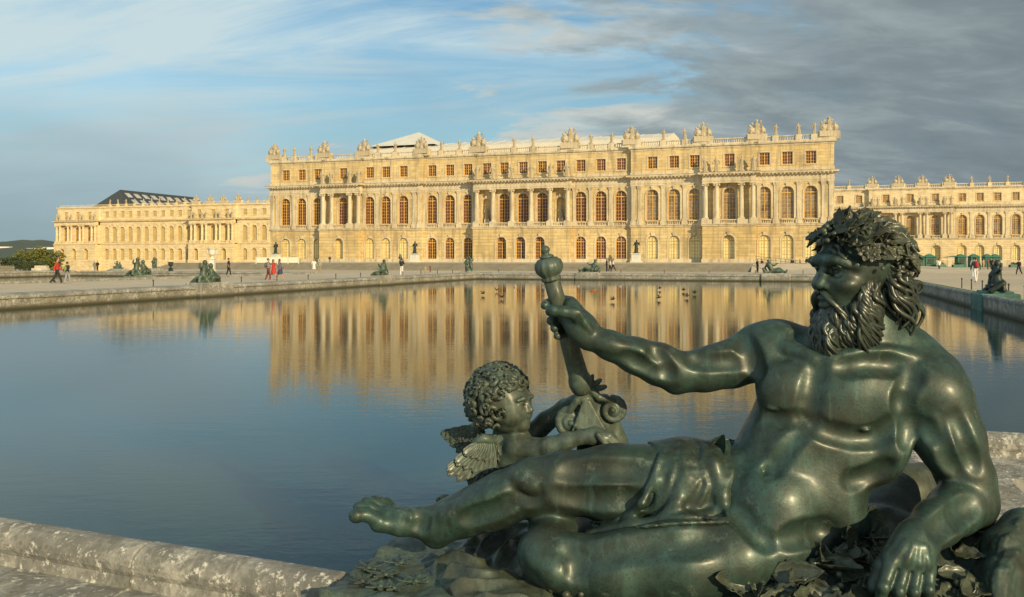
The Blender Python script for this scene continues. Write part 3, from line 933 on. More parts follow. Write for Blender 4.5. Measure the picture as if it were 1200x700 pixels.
# levels, above the palace base
ZS0, ZS1 = 6.25, 6.62         # string course
ZW0, ZWS = 7.45, 11.85        # first-floor windows: sill, springing
ZA = 13.65                    # top of columns
ZC = 15.55                    # top of main cornice
ZT0, ZT1 = 16.6, 18.75        # attic windows
ZE0, ZE1 = 19.85, 20.6        # attic cornice
ZB = 21.55                    # top of balustrade

def facade(name_root, wall, pale, sections, cols_secs, balus, win, gbase=0.0):
    """sections: (x0, x1, y, [window centres], [niche centres])"""
    for (x0, x1, y, wins, niches) in sections:
        cells = sorted([(c, 'w') for c in wins]+[(c, 'n') for c in niches])
        b = [x0]+[(cells[i][0]+cells[i+1][0])/2 for i in range(len(cells)-1)]+[x1]
        gy, grec = win['gy'](x0, x1, y)          # ground-floor plane and depth of the openings
        for i, (c, k) in enumerate(cells):
            a0, a1 = b[i], b[i+1]
            if k == 'w':
                hole_panel(wall, a0, a1, gbase, ZS0, gy, c, 1.95, 0.22, 3.75, None, grec)
                surround(pale, c, 1.95, 0.22, 3.75, gy, .26, .06)
                hole_panel(wall, a0, a1, ZS1, ZA, y, c, 2.15, ZW0, ZWS, None, 0.5)
                surround(pale, c, 2.15, ZW0, ZWS, y, .25, .08)
                balusters(pale, c-1.05, c+1.05, y-.12, ZS1, ZW0-.06, .3)
            else:
                wall.quad((a0, gy, gbase), (a1, gy, gbase), (a1, gy, ZS0), (a0, gy, ZS0))
                hole_panel(wall, a0, a1, ZS1, ZA, y, c, 1.75, ZW0, 11.2, None, 0.8)
                surround(pale, c, 1.75, ZW0, 11.2, y, .2, .07)
                wall.box(c-.87, c+.87, y+.8, y+.82, ZW0, 12.2, skip='bt')
            hole_panel(wall, a0, a1, ZC, ZE0, y+.15, c, 1.72, ZT0, 0, ZT1, 0.35)
            surround(pale, c, 1.72, ZT0, 0, y+.15, .2, .06, ZT1)
            if k == 'w': win['put'](c, y, gy, grec)
            else: win['attic'](c, y)
            if k == 'n': pass
        # horizontal bands, on either side of the break
        moulding(pale, x0, x1, min(gy, y), [(0, ZS0-.02), (.12, ZS0), (.14, ZS1-.15), (.26, ZS1-.1), (.26, ZS1), (0, ZS1+.015)])
        if gy < y-.01:
            wall.quad((x0, gy, ZS1), (x1, gy, ZS1), (x1, y, ZS1), (x0, y, ZS1))
        moulding(pale, x0, x1, y, [(0, gbase), (.14, gbase), (.14, 0.55), (.08, .62), (0, .64)]) if gy >= y-.01 else moulding(pale, x0, x1, gy, [(0, gbase), (.14, gbase), (.14, 0.55), (.08, .62), (0, .64)])
        for (xa, sg) in ((x0, -1), (x1, 1)):      # side returns
            for (ya, za, zb) in ((gy, gbase, ZS0), (y, ZS1, ZA), (y+.15, ZC, ZE0)):
                q = [(xa, ya, za), (xa, ya+4, za), (xa, ya+4, zb), (xa, ya, zb)]
                wall.add(q if sg > 0 else q[::-1], [(0, 1, 2, 3)])
    for (x0, x1, y, wins, niches) in sections:
        ye = y-1.3 if (x0, x1) in cols_secs else y
        # entablature: architrave, frieze, cornice with modillions
        moulding(pale, x0, x1, ye, [(-.05, ZA), (.05, ZA), (.05, ZA+.3), (.10, ZA+.3), (.10, ZA+.55), (.03, ZA+.6), (.03, ZA+1.15), (.22, ZA+1.25), (.28, ZA+1.42), (.75, ZA+1.5), (.78, ZA+1.75), (.88, ZC-.05), (0, ZC)])
        if ye < y: pale.quad((x0, ye+.05, ZA), (x0, y, ZA), (x1, y, ZA), (x1, ye+.05, ZA)); pale.quad((x0-.88, ye-.8, ZC-.02), (x1+.88, ye-.8, ZC-.02), (x1+.88, y+.3, ZC-.02), (x0-.88, y+.3, ZC-.02))
        n = int((x1-x0)/.62)
        for k in range(n):
            x = x0+(k+.5)*(x1-x0)/n
            pale.box(x-.12, x+.12, ye-.68, ye-.2, ZA+1.30, ZA+1.49)
        moulding(pale, x0, x1, y+.15, [(0, ZC), (.10, ZC+.005), (.10, ZC+.45), (0, ZC+.5)])
        moulding(pale, x0, x1, y+.15, [(0, ZE0), (.08, ZE0), (.10, ZE0+.25), (.35, ZE0+.35), (.40, ZE0+.6), (.34, ZE1-.02), (-.35, ZE1)])

def palace():
    t = thing('palace', 'long golden three-storey stone palace facing the pool, its cornice crowded with statues', 'palace', tuple(UV(-48.1, 152, TZ)), TH)
    wall, pale, cols, bal = MB(), MB(), MB(), MB()
    P = 37.5
    secs = []
    for sg in (-1, 1):
        secs.append((sg, 41.9, 54.4, -0.7, [43.3, 47.0, 50.75]))
        secs.append((sg, 33.1, 41.9, -0.7, [37.5]))
        secs.append((sg, 20.4, 33.1, -0.7, [24.25, 28.05, 31.6]))
        secs.append((sg, 9.4, 20.4, 0.0, [11.05, 14.8, 18.5]))
    S = []
    for sg, a, b, y, ws in secs:
        S.append((min(sg*a, sg*b), max(sg*a, sg*b), y, sorted(sg*q for q in ws), []))
    S.append((-9.4, 9.4, 0.0, [-3.72, 0, 3.72], [-7.25, 7.25]))
    S.sort()
    CS = [(-41.9, -33.1), (33.1, 41.9), (-9.4, 9.4)]
    def gy(x0, x1, y):
        return (y-1.75, .8) if (x0, x1) in CS else (y, 0.38)
    def put(c, y, gyv, grec):
        mid = abs(c) < 20
        window(t, 'g', (1.93, 0.22, 3.75, None, 4, .55), G_DARK if mid else G_PALE, M_OCHRE if mid else M_CREAM, (c, gyv+grec-.12, 0))
        right = c > 20
        window(t, 'f', (2.13, ZW0, ZWS, None, 4, .62), G_GREY if right else G_DARK, M_OCHRE, (c, y+.38, 0))
        window(t, 'a', (1.70, ZT0, 0, ZT1, 4, .54), G_DARK, M_OCHRE, (c, y+.15+.22, 0))
    def attic(c, y):
        window(t, 'a', (1.70, ZT0, 0, ZT1, 4, .54), G_DARK, M_OCHRE, (c, y+.15+.22, 0))
    facade('palace', wall, pale, S, CS, bal, dict(gy=gy, put=put, attic=attic), -1.3)
    # pilasters between the first-floor windows
    for sg in (-1, 1):
        for x, y in [(53.9, -.7), (52.75, -.7), (48.85, -.7), (45.15, -.7), (42.35, -.7), (32.75, -.7), (29.9, -.7), (26.15, -.7), (21.95, -.7), (20.85, -.7), (20.0, 0), (16.65, 0), (12.9, 0), (9.9, 0)]:
            pale_m = pilaster(pale, sg*x, y, ZW0-.1, ZA)
            pale.box(sg*x-.5, sg*x+.5, y-.3, y+.01, ZS1, ZW0-.1)
    # columns of the three porticoes on their pedestals
    for c, offs, y in ((-P, (-3.95, -2.05, 2.05, 3.95), -.7), (P, (-3.95, -2.05, 2.05, 3.95), -.7), (0, (-8.85, -5.55, -1.86, 1.86, 5.55, 8.85), 0)):
        for d in offs:
            mm = MB(); column(mm, c+d, y-1.0, ZW0, ZA, .40); mm.build('column', M_PALE, t, local=True, smooth=False)
            pale.box(c+d-.62, c+d+.62, y-1.62, y-.4, ZS1+.002, ZW0)
        w_ = max(offs)
        for a, b in zip(offs[:-1], offs[1:]):
            if b-a > 2.5: balusters(pale, c+a+.62, c+b-.62, y-1.3, ZS1+.003, ZW0-.06, .3)
            else: pale.box(c+a+.62, c+b-.62, y-1.5, y-.6, ZS1+.003, ZW0-.05)
    wall.build('wall', M_STONE, t, local=True)
    pale.build('stone_trim', M_PALE, t, local=True)
    # body behind the front
    m = MB()
    m.box(-54.3, 54.3, 3.2, 40, -1.3, ZE1-.02, skip='b'); m.build('rear_block', M_STONE, t, local=True)
    # balustrade, pedestals, statues, trophies
    stat = [1.86, 14.8-1.9, 14.8+1.9, 26.15, 29.9, 45.1, 48.85, 51.3]
    tro = [9.0, 20.5, 33.0, 42.0, 53.6]
    peds = sorted([sg*x for sg in (-1, 1) for x in stat]+[sg*x for sg in (-1, 1) for x in tro])
    def yy(x): return 0.0 if abs(x) < 20.4 else -.7
    for i, x in enumerate(peds):
        wd = 1.75 if abs(x) in tro else .5
        bal.box(x-wd, x+wd, yy(x)-.1, yy(x)+1.0, ZE1-.03, ZB+(.0 if wd < 1 else .35))
        if i:
            x0 = peds[i-1]+(1.75 if abs(peds[i-1]) in tro else .5); x1 = x-wd
            y = yy((x0+x1)/2)
            balusters(bal, x0, x1, y+.3, ZE1-.02, ZB-.05, .36)
    bal.build('balustrade', M_PALE, t, local=True)
    for x in peds:
        if abs(x) in tro:
            place(TROPH[int(abs(x)) % 3], 'trophy', t, (x, yy(x)+.4, ZB+.35), 0.88 if abs(x) != 9.0 else 1.0, 0.1*math.copysign(1, x))
        else:
            place(FIGS[int(abs(x)*7) % 4], 'roof_statue', t, (x, yy(x)+.4, ZB+.1), 0.84)
    # figures above the portico columns, niche figures
    for c, offs, y in ((-P, (-3.95, -2.05, 2.05, 3.95), -.7), (P, (-3.95, -2.05, 2.05, 3.95), -.7), (0, (-8.85, -5.55, -1.86, 1.86, 5.55, 8.85), 0)):
        for k, d in enumerate(offs):
            place(FIGS[(k+int(abs(c))) % 4], 'portico_statue', t, (c+d, y-1.15, ZC+.12), 1.15)
    for k, x in enumerate((-7.25, 7.25)):
        place(FIGS[k+1], 'niche_statue', t, (x, .32, ZW0+.9), 1.0)
        mm = MB(); mm.box(x-.5, x+.5, 0.05, .78, ZW0, ZW0+.78); mm.build('niche_pedestal', M_PALE, t, local=True)
    # pale sheeted roof behind the balustrade
    m = MB()
    zr = 25.0
    m.add([(-37.5, 7, 20.5), (26, 7, 20.5), (26, 30, 20.5), (-37.5, 30, 20.5), (-37.5, 7, 23.2), (26, 7, 23.2), (26, 30, 23.2), (-37.5, 30, 23.2), (-37.5, 15, zr), (26, 15, zr), (26, 22, zr), (-37.5, 22, zr)],
          [(0, 1, 5, 4), (4, 5, 9, 8), (8, 9, 10, 11), (10, 6, 7, 11), (1, 2, 6, 10, 9, 5), (3, 0, 4, 8, 11, 7)])
    n = 22
    for k in range(n+1):
        x = -37.4+63.3*k/n
        m.add([(x-.05, 6.96, 23.22), (x+.05, 6.96, 23.22), (x+.05, 14.98, zr+.03), (x-.05, 14.98, zr+.03), (x-.05, 6.96, 23.3), (x+.05, 6.96, 23.3), (x+.05, 14.98, zr+.11), (x-.05, 14.98, zr+.11)],
              [(4, 5, 6, 7), (0, 4, 7, 3), (5, 1, 2, 6), (0, 1, 5, 4)])
    m.add([(-37, 9, 24.2), (-22, 9, 24.2), (-22, 26, 24.2), (-37, 26, 24.2), (-29, 17, 28.0)], [(0, 1, 4), (1, 2, 4), (2, 3, 4), (3, 0, 4)])
    m.build('roof', plain('pale_sheeting', (0.66, 0.63, 0.55), 0.6, 0.08, .6), t, local=True)
    return t
PAL = palace()

def wing(lab, u0, u1, wins, cols, trophies, statues, left, roofspec=None):
    """side wing; all positions given as x along its own front"""
    zb = 0.65
    t = thing('palace_wing', lab, 'palace wing', tuple(UV(0, 258, zb)), TH)
    wall, pale, bal = MB(), MB(), MB()
    runs = []                                   # portico runs
    S = []
    edges = [u0]
    for a, b in cols: edges += [a, b]
    edges.append(u1)
    CS = []
    for i in range(len(edges)-1):
        a, b = edges[i], edges[i+1]
        if b-a < .05: continue
        pc = i % 2 == 1
        S.append((a, b, -0.9 if pc else 0.0, [q for q in wins if a < q < b], []))
        if pc: CS.append((a, b))
    def gy(x0, x1, y): return (y-1.75, 1.0) if (x0, x1) in CS else (y, .55)
    def put(c, y, gyv, grec):
        gl = G_DARK if (not left and int(c) % 2) else G_PALE if left else G_GREY
        window(t, 'g', (1.93, 0.22, 3.75, None, 4, .55), G_TAN if left else G_PALE, M_CREAM, (c, gyv+grec-.12, 0))
        dk = (left and c < u0+22) or not left
        window(t, 'f', (2.13, ZW0, ZWS, None, 4, .62), G_GREY if dk else G_TAN, M_OCHRE if dk else M_CREAM, (c, y+.38, 0))
        window(t, 'a', (1.70, ZT0, 0, ZT1, 4, .54), G_GREY if (not left) else G_TAN, M_OCHRE if not left else M_CREAM, (c, y+.37, 0))
    facade('wing', wall, pale, S, CS, bal, dict(gy=gy, put=put, attic=None), -4.8 if left else -1.3)
    for (x0, x1, y, ws, _) in S:
        if (x0, x1) in CS:
            k = 0
            b = [x0+.7]+[(ws[i]+ws[i+1])/2 for i in range(len(ws)-1)]+[x1-.7]
            for i, q in enumerate(b):
                for d in ((-.85, .85) if 0 < i < len(b)-1 else (0, 1.6) if i == 0 else (-1.6, 0)):
                    mm = MB(); column(mm, q+d, y-1.0, ZW0, ZA, .40); mm.build('column', M_WING if left else M_PALE, t, local=True)
                    pale.box(q+d-.6, q+d+.6, y-1.6, y-.4, ZS1+.002, ZW0)
                    place(FIGS[k % 4], 'portico_statue', t, (q+d, y-1.1, ZC+.12), 1.1); k += 1
            for c in ws: balusters(pale, c-1.0, c+1.0, y-1.3, ZS1+.003, ZW0-.06, .4)
        else:
            b = [x0+.5]+[(ws[i]+ws[i+1])/2 for i in range(len(ws)-1)]+[x1-.5]
            for q in b:
                pilaster(pale, q, y, ZW0-.1, ZA); pale.box(q-.5, q+.5, y-.3, y+.01, ZS1, ZW0-.1)
    wall.build('wall', M_WING, t, local=True); pale.build('stone_trim', M_WING if left else M_PALE, t, local=True)
    m = MB(); m.box(u0+.1, u1-.1, 3, 18, -4.8 if left else -1.3, ZE1-.02, skip='b'); m.build('rear_block', M_WING, t, local=True)
    peds = sorted(list(trophies)+list(statues))
    prev = u0
    for x in peds+[u1]:
        wd = 1.75 if x in trophies else .45
        e = x-wd if x != u1 else u1
        if e-prev > .6: balusters(bal, prev, e, .45, ZE1-.02, ZB-.05, .5)
        if x != u1: bal.box(x-wd, x+wd, 0, .95, ZE1-.03, ZB+(.3 if x in trophies else 0))
        prev = x+wd
    bal.build('balustrade', M_WING, t, local=True)
    for k, x in enumerate(trophies): place(TROPH[k % 3], 'trophy', t, (x, .4, ZB+.3), .78)
    for k, x in enumerate(statues): place(FIGS[k % 4], 'roof_statue', t, (x, .4, ZB+.08), .8)
    if roofspec: roofspec(t)
    return t

def uu(px, V=258.0):
    tt = (px-600)/1000; return V*(CT*tt-ST)/(CT+ST*tt)
M_SLATE = plain('dark_slate', (0.045, 0.05, 0.05), 0.55, 0.2, 1.2)
M_SKYL = glass('skylight_glass', [(0.25, 0.27, 0.27), (0.5, 0.5, 0.48), (0.32, 0.34, 0.33)], 0.2)
def left_roof(t):
    # hipped slate roof running back from the front; skylights on the slope that faces the palace
    xa, xb = uu(104.5, 264), uu(150, 264); xm = (xa+xb)/2
    z0, z1 = ZE1-.3, 28.1
    m = MB(); m.add([(xa, 6, z0), (xb, 6, z0), (xb, 58, z0), (xa, 58, z0), (xm, 12, z1), (xm, 57, z1)], [(0, 1, 4), (1, 2, 5, 4), (2, 3, 5), (3, 0, 4, 5)])
    r = m.build('roof', M_SLATE, t, local=True)
    for row in (0, 1):
        for k in range(9):
            f0 = .26+.34*row; f1 = f0+.22
            ya = 12.5+k*4.7; yb = ya+2.4
            q = [(xb+(xm-xb)*f+.12, y, z0+(z1-z0)*f+.14) for (y, f) in ((ya, f0), (yb, f0), (yb, f1), (ya, f1))]
            m = MB(); m.add(q+[(p[0]-.3, p[1], p[2]-.25) for p in q], [(0, 1, 2, 3), (0, 4, 5, 1), (1, 5, 6, 2), (2, 6, 7, 3), (3, 7, 4, 0)])
            m.build('skylight', M_SKYL, r, local=True)
lw = [uu(p) for p in (79.5, 93, 107, 125, 134.2, 143.4, 152.6, 162, 171.5, 181, 190.8, 200.8, 210.8, 221)]+[uu(p) for p in (235, 251.3, 267.5, 287, 298, 309.5)]
c1 = (uu(69.5), uu(117.5)); c2 = (uu(226.2), uu(278))
ext = [lw[-1]+3.9*k for k in range(1, 6)]
wing('far creamy stone wing at left with a dark slate roof and skylights above its balustrade',
     uu(69.3), ext[-1]+3, lw+ext, [c1, c2], [uu(229), uu(245.5), uu(261), uu(278.5)],
     [uu(p) for p in (128, 137.5, 147, 157, 167, 177, 186, 196, 206, 216, 290, 301, 313)], True, left_roof)
rw = [uu(p) for p in (984.5, 1006.5, 1038, 1066.3, 1095.5, 1128, 1148.6, 1169.4, 1190.7, 1212.5, 1235)]
pre = [rw[0]-5.2*k for k in range(1, 7)][::-1]
wing('far stone wing at right of the palace, rising behind the green booths',
     pre[0]-3, rw[-1]+3, pre+rw, [(uu(1018), uu(1116.5))], [uu(1022), uu(1053), uu(1081), uu(1112.5)],
     [uu(p) for p in (995, 1139, 1160, 1181, 1202)], False, None)
# ------------------------------------------------------------------ bronze river god
def bronze_mat(name, dark, green, amount=0.5, metal=0.55, r0=0.30, r1=0.48, scale=1.0, bumpv=0.25, pale=0.25, coat=0.0):
    t = NT(name)
    p = t.geo()
    a = t.noise(3.2*scale, p, 5, 0.6, 0.4); b = t.noise(19*scale, p, 5, 0.65); c_ = t.noise(90*scale, p, 3, 0.6)
    drip = t.noise(1.0, t.mapp(p, (16*scale, 16*scale, 1.6*scale)), 4, 0.6)
    c = t.mix(t.ramp(a, [(0.5-amount*.35, 0), (0.5+amount*.25+.05, 1)]), green, dark)
    c = t.mix(t.ramp(b, [(0.42, 0), (0.64, 0.55)]), c, tuple(x*0.45 for x in dark))
    c = t.mix(t.ramp(drip, [(0.55, 0), (0.72, 0.36)]), c, tuple(min(1, x*1.7+.02) for x in green))
    c = t.mix(t.ramp(t.noise(6.5*scale, p, 6, 0.7), [(0.60, 0), (0.74, pale*2)]), c, (0.26, 0.30, 0.22))
    c = t.mix(t.ramp(t.vor(60*scale, p).outputs['Distance'], [(0.12, 0.75), (0.24, 0)]), c, (0.010, 0.013, 0.010))
    rr = t.math('ADD', t.math('MULTIPLY', b, r1-r0), t.math('ADD', r0-.02, t.math('MULTIPLY', a, 0.10)))
    h = t.math('ADD', t.math('MULTIPLY', b, .5), t.math('MULTIPLY', c_, .2))
    t.set(Coat_Weight=coat, Coat_Roughness=t.math('ADD', .15, t.math('MULTIPLY', b, .22)), Coat_IOR=1.6)
    t.set(Base_Color=c, Metallic=metal, Roughness=rr, Normal=t.bump(h, bumpv, 0.006))
    return t.m
M_BRZ = bronze_mat('bronze_patina', (0.026, 0.031, 0.020), (0.033, 0.079, 0.064), 0.62, 0.25, 0.38, 0.58, 1.0, .55, .24, .12)
M_BRZ2 = bronze_mat('bronze_patina_matt', (0.046, 0.050, 0.028), (0.062, 0.084, 0.058), 0.55, 0.15, 0.44, 0.62, 1.3, 0.45, .12, .2)
M_BRZS = bronze_mat('bronze_stream_patina', (0.020, 0.026, 0.017), (0.030, 0.066, 0.052), 0.55, 0.1, 0.55, 0.7, 1.3, 0.45, .12, 0.0)
M_BRZH = bronze_mat('bronze_hair_patina', (0.020, 0.024, 0.015), (0.036, 0.058, 0.042), 0.55, 0.25, 0.40, 0.55, 1.5, 0.35, .08, .35)
M_BRZG = bronze_mat('bronze_verdigris', (0.046, 0.054, 0.034), (0.078, 0.120, 0.096), 0.5, 0.12, 0.5, 0.7, 1.6, 0.6, .15, .15)

def B(x, y, Y):
    return np.array(((x-600.0)*Y/1000.0, Y, CAMH+(303.0-y)*Y/1000.0))
def rp(r, Y): return r*Y/1000.0

SB = UV(-0.6, 4.2, 0.17)
STAT = thing('river_god_statue', 'large dark green bronze of a bearded reclining man with leaf wreath, staff and winged child', 'statue', tuple(SB))

f = Field((-0.86, 3.10, 0.10), (2.35, 4.75, 2.02), 0.0068)
def C(*pts, k=0.03, op='add'):
    """limb: (x, y, distance, radius) per joint"""
    f.chain([(B(x, y, Y), rp(r, Y)) for x, y, Y, r in pts], k, op)
def E(x, y, Y, r, axes=None, k=0.03, op='add'):
    f.ell(B(x, y, Y), [rp(q, Y) for q in r], axes, k, op)
def AX(dx, dy, tilt=0.0):
    """axes from an image direction: columns = across, along, depth"""
    n = math.hypot(dx, dy); dx /= n; dy /= n
    al = np.array((dx, 0, -dy)); dp = np.array((0, 1.0, 0)); ac = np.cross(al, dp)
    if tilt:
        ac, dp = ac*math.cos(tilt)+dp*math.sin(tilt), dp*math.cos(tilt)-ac*math.sin(tilt)
    return np.stack([ac, al, dp], 1)
tor = AX(.54, -.84)
# trunk
E(988, 474, 3.98, (86, 92, 58), AX(.42, -.9), .06)
E(938, 540, 3.965, (75, 86, 58), tor, .10)
E(893, 600, 3.93, (66, 62, 60), tor, .08)
C((905, 630, 3.82, 50), (880, 590, 4.02, 50), k=.07)
C((912, 414, 4.10, 32), (1000, 425, 4.03, 40), (1085, 455, 3.90, 38), k=.06)
# chest muscles
C((920, 465, 4.0, 27), (905, 525, 3.985, 28), (888, 570, 3.98, 36), k=.07)
E(930, 461, 3.905, (42, 36, 27), AX(.15, -1), .06)
E(1010, 466, 3.862, (64, 46, 33), AX(-.22, -1), .07)
C((1040, 472, 3.80, 20), (1074, 456, 3.82, 24), k=.07)
C((905, 450, 3.93, 16), (896, 425, 4.02, 18), k=.05)
# collar bones
C((985, 424, 3.865, 7), (1030, 416, 3.85, 6), (1075, 423, 3.86, 8), k=.05)
C((962, 424, 3.88, 7), (935, 413, 3.95, 6), k=.05)
# rib arch, belly, flanks
E(1000, 540, 3.84, (36, 34, 26), AX(.3, -.9), .09)
E(975, 592, 3.83, (56, 34, 30), AX(.75, -.62), .08)
E(912, 590, 3.79, (46, 40, 34), tor, .08)
for (x, y, r) in ((950, 512, 20), (928, 534, 19)):
    E(x, y, 3.808, (r*1.2, r*1.0, 15), tor, .06)
E(1042, 520, 3.82, (24, 46, 30), AX(.25, -1), .05)
E(922, 607, 3.735, (28, 13, 14), AX(.1, .9), .05)
# grooves
# ribs under the near arm, flank folds
# far shoulder, arm holding the staff
E(910, 410, 4.10, (36, 37, 36), None, .05)
C((886, 413, 4.10, 32), (857, 427, 4.10, 25.5), (826, 434, 4.09, 23), (796, 437, 4.08, 22.5), k=.05)
C((796, 436, 4.08, 22), (772, 427, 4.08, 23.5), (745, 417, 4.07, 20), (715, 405, 4.06, 16), (692, 395, 4.06, 13.5), k=.04)
E(842, 421, 4.07, (26, 17, 18), AX(.25, 1), .04)
E(790, 449, 4.07, (9, 9, 11), None, .04)
# near shoulder and arm
E(1091, 461, 3.86, (39, 45, 40), AX(.3, 1), .05)
C((1098, 470, 3.86, 40), (1112, 513, 3.82, 37), (1132, 560, 3.80, 29.5), (1138, 586, 3.78, 28), k=.05)
E(1104, 520, 3.75, (24, 40, 22), AX(.25, 1), .05)
C((1138, 590, 3.78, 28), (1118, 598, 3.70, 28), (1098, 613, 3.58, 25.5), (1074, 634, 3.46, 23), k=.04)
E(1150, 607, 3.80, (15, 12, 15), None, .04)
C((1020, 385, 3.99, 34), (1062, 420, 4.0, 34), (1095, 440, 3.95, 30), k=.06)
# near hand: back, four bent fingers, tucked thumb
C((1074, 632, 3.46, 22), (1060, 652, 3.41, 20), k=.03)
C((1080, 634, 3.45, 18), (1080, 658, 3.40, 16), k=.03)
C((1062, 640, 3.43, 18), (1048, 656, 3.40, 14), k=.03)
for (x0, y0, x1, y1, x2, y2, r) in ((1044, 661, 1035, 688, 1030, 712, 8.2), (1060, 665, 1053, 693, 1050, 719, 8.2), (1075, 667, 1071, 694, 1069, 719, 7.7), (1089, 669, 1088, 691, 1087, 712, 6.8)):
    C((x0, y0-12, 3.41, r*1.15), (x0, y0, 3.375, r*1.12), (x1, y1, 3.34, r*.95), (x2, y2, 3.345, r*.78), k=.010)
    E(x1, y1, 3.332, (r*.98, r, r*.98), None, .01)
C((1052, 640, 3.47, 12), (1034, 664, 3.46, 10), (1024, 690, 3.45, 9), k=.012)
C((1086, 629, 3.43, 7), (1089, 631, 3.42, 7), k=.02)
# hand round the staff
C((693, 395, 4.06, 13.5), (684, 383, 4.07, 15), (673, 368, 4.09, 13), k=.03)
C((687, 398, 4.06, 11), (679, 388, 4.06, 13), (668, 376, 4.09, 11), k=.03)
C((669, 357, 4.11, 9), (676, 372, 4.13, 9), (682, 390, 4.14, 9), k=.025)
C((684, 378, 4.03, 8.5), (672, 367, 4.00, 8), (660, 365.5, 3.995, 6.8), (648, 364, 4.0, 6.8), (644.5, 365, 4.01, 6), k=.012)
for (a, b_, c_, r) in (((669, 354), (652, 351), (638.5, 357), 5.8), ((673, 362), (655, 368), (645, 375), 5.6), ((678, 374), (660, 380), (649.5, 384), 5.4), ((683, 386), (664, 390), (653, 393), 5.0)):
    C((a[0], a[1], 4.14, r*1.2), (b_[0], b_[1], 4.175, r*1.08), (c_[0]+2, c_[1], 4.135, r), (c_[0], c_[1]+1, 4.10, r*.92), k=.008)
# neck
C((1008, 352, 3.98, 33), (1012, 395, 4.0, 38), (1012, 425, 4.02, 50), k=.05)
# far leg (raised over)
C((872, 574, 4.02, 52), (800, 568, 4.02, 48), (717, 567, 4.04, 42), (660, 566, 4.06, 34), (625, 571, 4.08, 31), k=.06)
C((625, 572, 4.08, 30), (590, 583, 4.11, 28.5), (560, 594, 4.14, 23), (530, 604, 4.17, 18.5), (507, 611, 4.19, 16), k=.05)
E(588, 592, 4.14, (22, 34, 24), AX(-.85, .4), .05)
E(618, 558, 4.045, (17, 15, 15), None, .07)
E(735, 556, 4.00, (30, 70, 28), AX(-1, .02), .06)
# its foot
C((575, 592, 4.13, 26), (545, 604, 4.16, 22), (518, 615, 4.19, 19), (506, 616, 4.2, 18), k=.05)
C((507, 620, 4.2, 16), (508, 627, 4.21, 12.5), k=.04); E(514, 627, 4.21, (14, 11, 14), None, .04)
C((500, 611, 4.19, 15), (474, 610, 4.19, 14), (452, 606, 4.20, 12), k=.04)
C((495, 618, 4.18, 11), (468, 617, 4.16, 9.5), (444, 613, 4.14, 11), k=.03)
C((470, 604, 4.25, 9), (458, 599, 4.29, 8), k=.03)
E(489, 604, 4.15, (9, 8, 8), None, .04)
for (a, b_, r) in (((444, 611, 4.13), (418, 604, 4.11), 8.6), ((450, 603, 4.18), (420, 594, 4.16), 5.9), ((454, 599, 4.22), (429, 588, 4.20), 5.6), ((459, 597, 4.26), (438, 586, 4.24), 5.2), ((463, 597, 4.30), (447, 587, 4.29), 4.8)):
    m_ = (a[0]*.45+b_[0]*.55, (a[1]+b_[1])/2-4, a[2])
    C((*a, r), (*m_, r*.92), (*b_, r*.95), k=.008)
    E(b_[0]-.5, b_[1]+.5, b_[2], (r*1.04, r*1.02, r), None, .008)
# near leg, folded under
C((895, 640, 3.80, 46), (858, 652, 3.76, 47), (800, 660, 3.74, 47), (720, 667, 3.76, 38), (668, 662, 3.80, 33), (645, 656, 3.83, 32), k=.06)
E(632, 648, 3.83, (24, 23, 24), None, .04)
E(768, 645, 3.72, (28, 76, 24), AX(-1, .12), .06)
C((638, 645, 3.86, 27), (648, 628, 4.05, 27), (664, 618, 4.3, 24), (690, 606, 4.55, 18), k=.05)
E(925, 640, 3.85, (52, 44, 44), None, .06)


# ---- fine anatomy, laid on the finished surface
def depth(x, y, Y0=3.15, Y1=4.5):
    Ys = np.arange(Y0, Y1, .004)
    P = np.stack([(x-600)*Ys/1000, Ys, CAMH+(303-y)*Ys/1000], 1)
    ii = np.rint((P-f.lo)/f.h).astype(int)
    ok = ((ii >= 0) & (ii < f.n)).all(1); ii = np.clip(ii, 0, f.n-1)
    d = np.where(ok, f.d[ii[:, 0], ii[:, 1], ii[:, 2]], 1.0)
    q = np.argmax(d < 0)
    if d[q] >= 0: return None
    if q > 0: return Ys[q]-.004*(-d[q])/(d[q-1]-d[q]+1e-6)
    return Ys[q]
def surf_line(pts, n=9):
    pts = np.array(pts, float); t = np.linspace(0, len(pts)-1, n*(len(pts)-1)+1); out_ = []
    X = np.interp(t, range(len(pts)), pts[:, 0]); Yq = np.interp(t, range(len(pts)), pts[:, 1])
    for x, y in zip(X, Yq):
        D = depth(x, y)
        if D is not None: out_.append((x, y, D))
    return out_
def groove(pts, r, dp, k=.03):
    L = surf_line(pts); n = len(L); q = []
    kk = (.32 if pts[0][0] < 860 and pts[0][1] > 520 else .22 if 860 < pts[0][0] < 1056 and pts[0][1] > 470 else .28)
    r *= 1.25; k *= 1.3
    for i, (x, y, D) in enumerate(L):
        e = kk*dp*math.sin(math.pi*(i+.6)/(n+.2))**.7
        q.append((B(x, y, D-rp(r-e, D)), rp(r, D)))
    if n > 1: f.chain(q, k, 'sub')
def ridge(pts, r, hgt, k=.025):
    L = surf_line(pts); n = len(L); q = []
    for i, (x, y, D) in enumerate(L):
        e = (.42 if pts[0][0] < 860 else .16 if pts[0][1] < 450 else .35)*hgt*math.sin(math.pi*(i+.6)/(n+.2))**.7
        q.append((B(x, y, D+rp(r-e, D)), rp(r, D)))
    if n > 1: f.chain(q, k)
groove([(958, 428), (950, 470), (944, 495)], 8, 3.0, .03); groove([(944, 495), (922, 526), (899, 549)], 8, 2.6, .03)
groove([(942, 491), (918, 493), (898, 488)], 6, 2.4, .025)                      # under the far breast
groove([(952, 496), (972, 507), (1000, 515), (1028, 514), (1052, 498)], 7, 3.2, .03)   # under the near breast
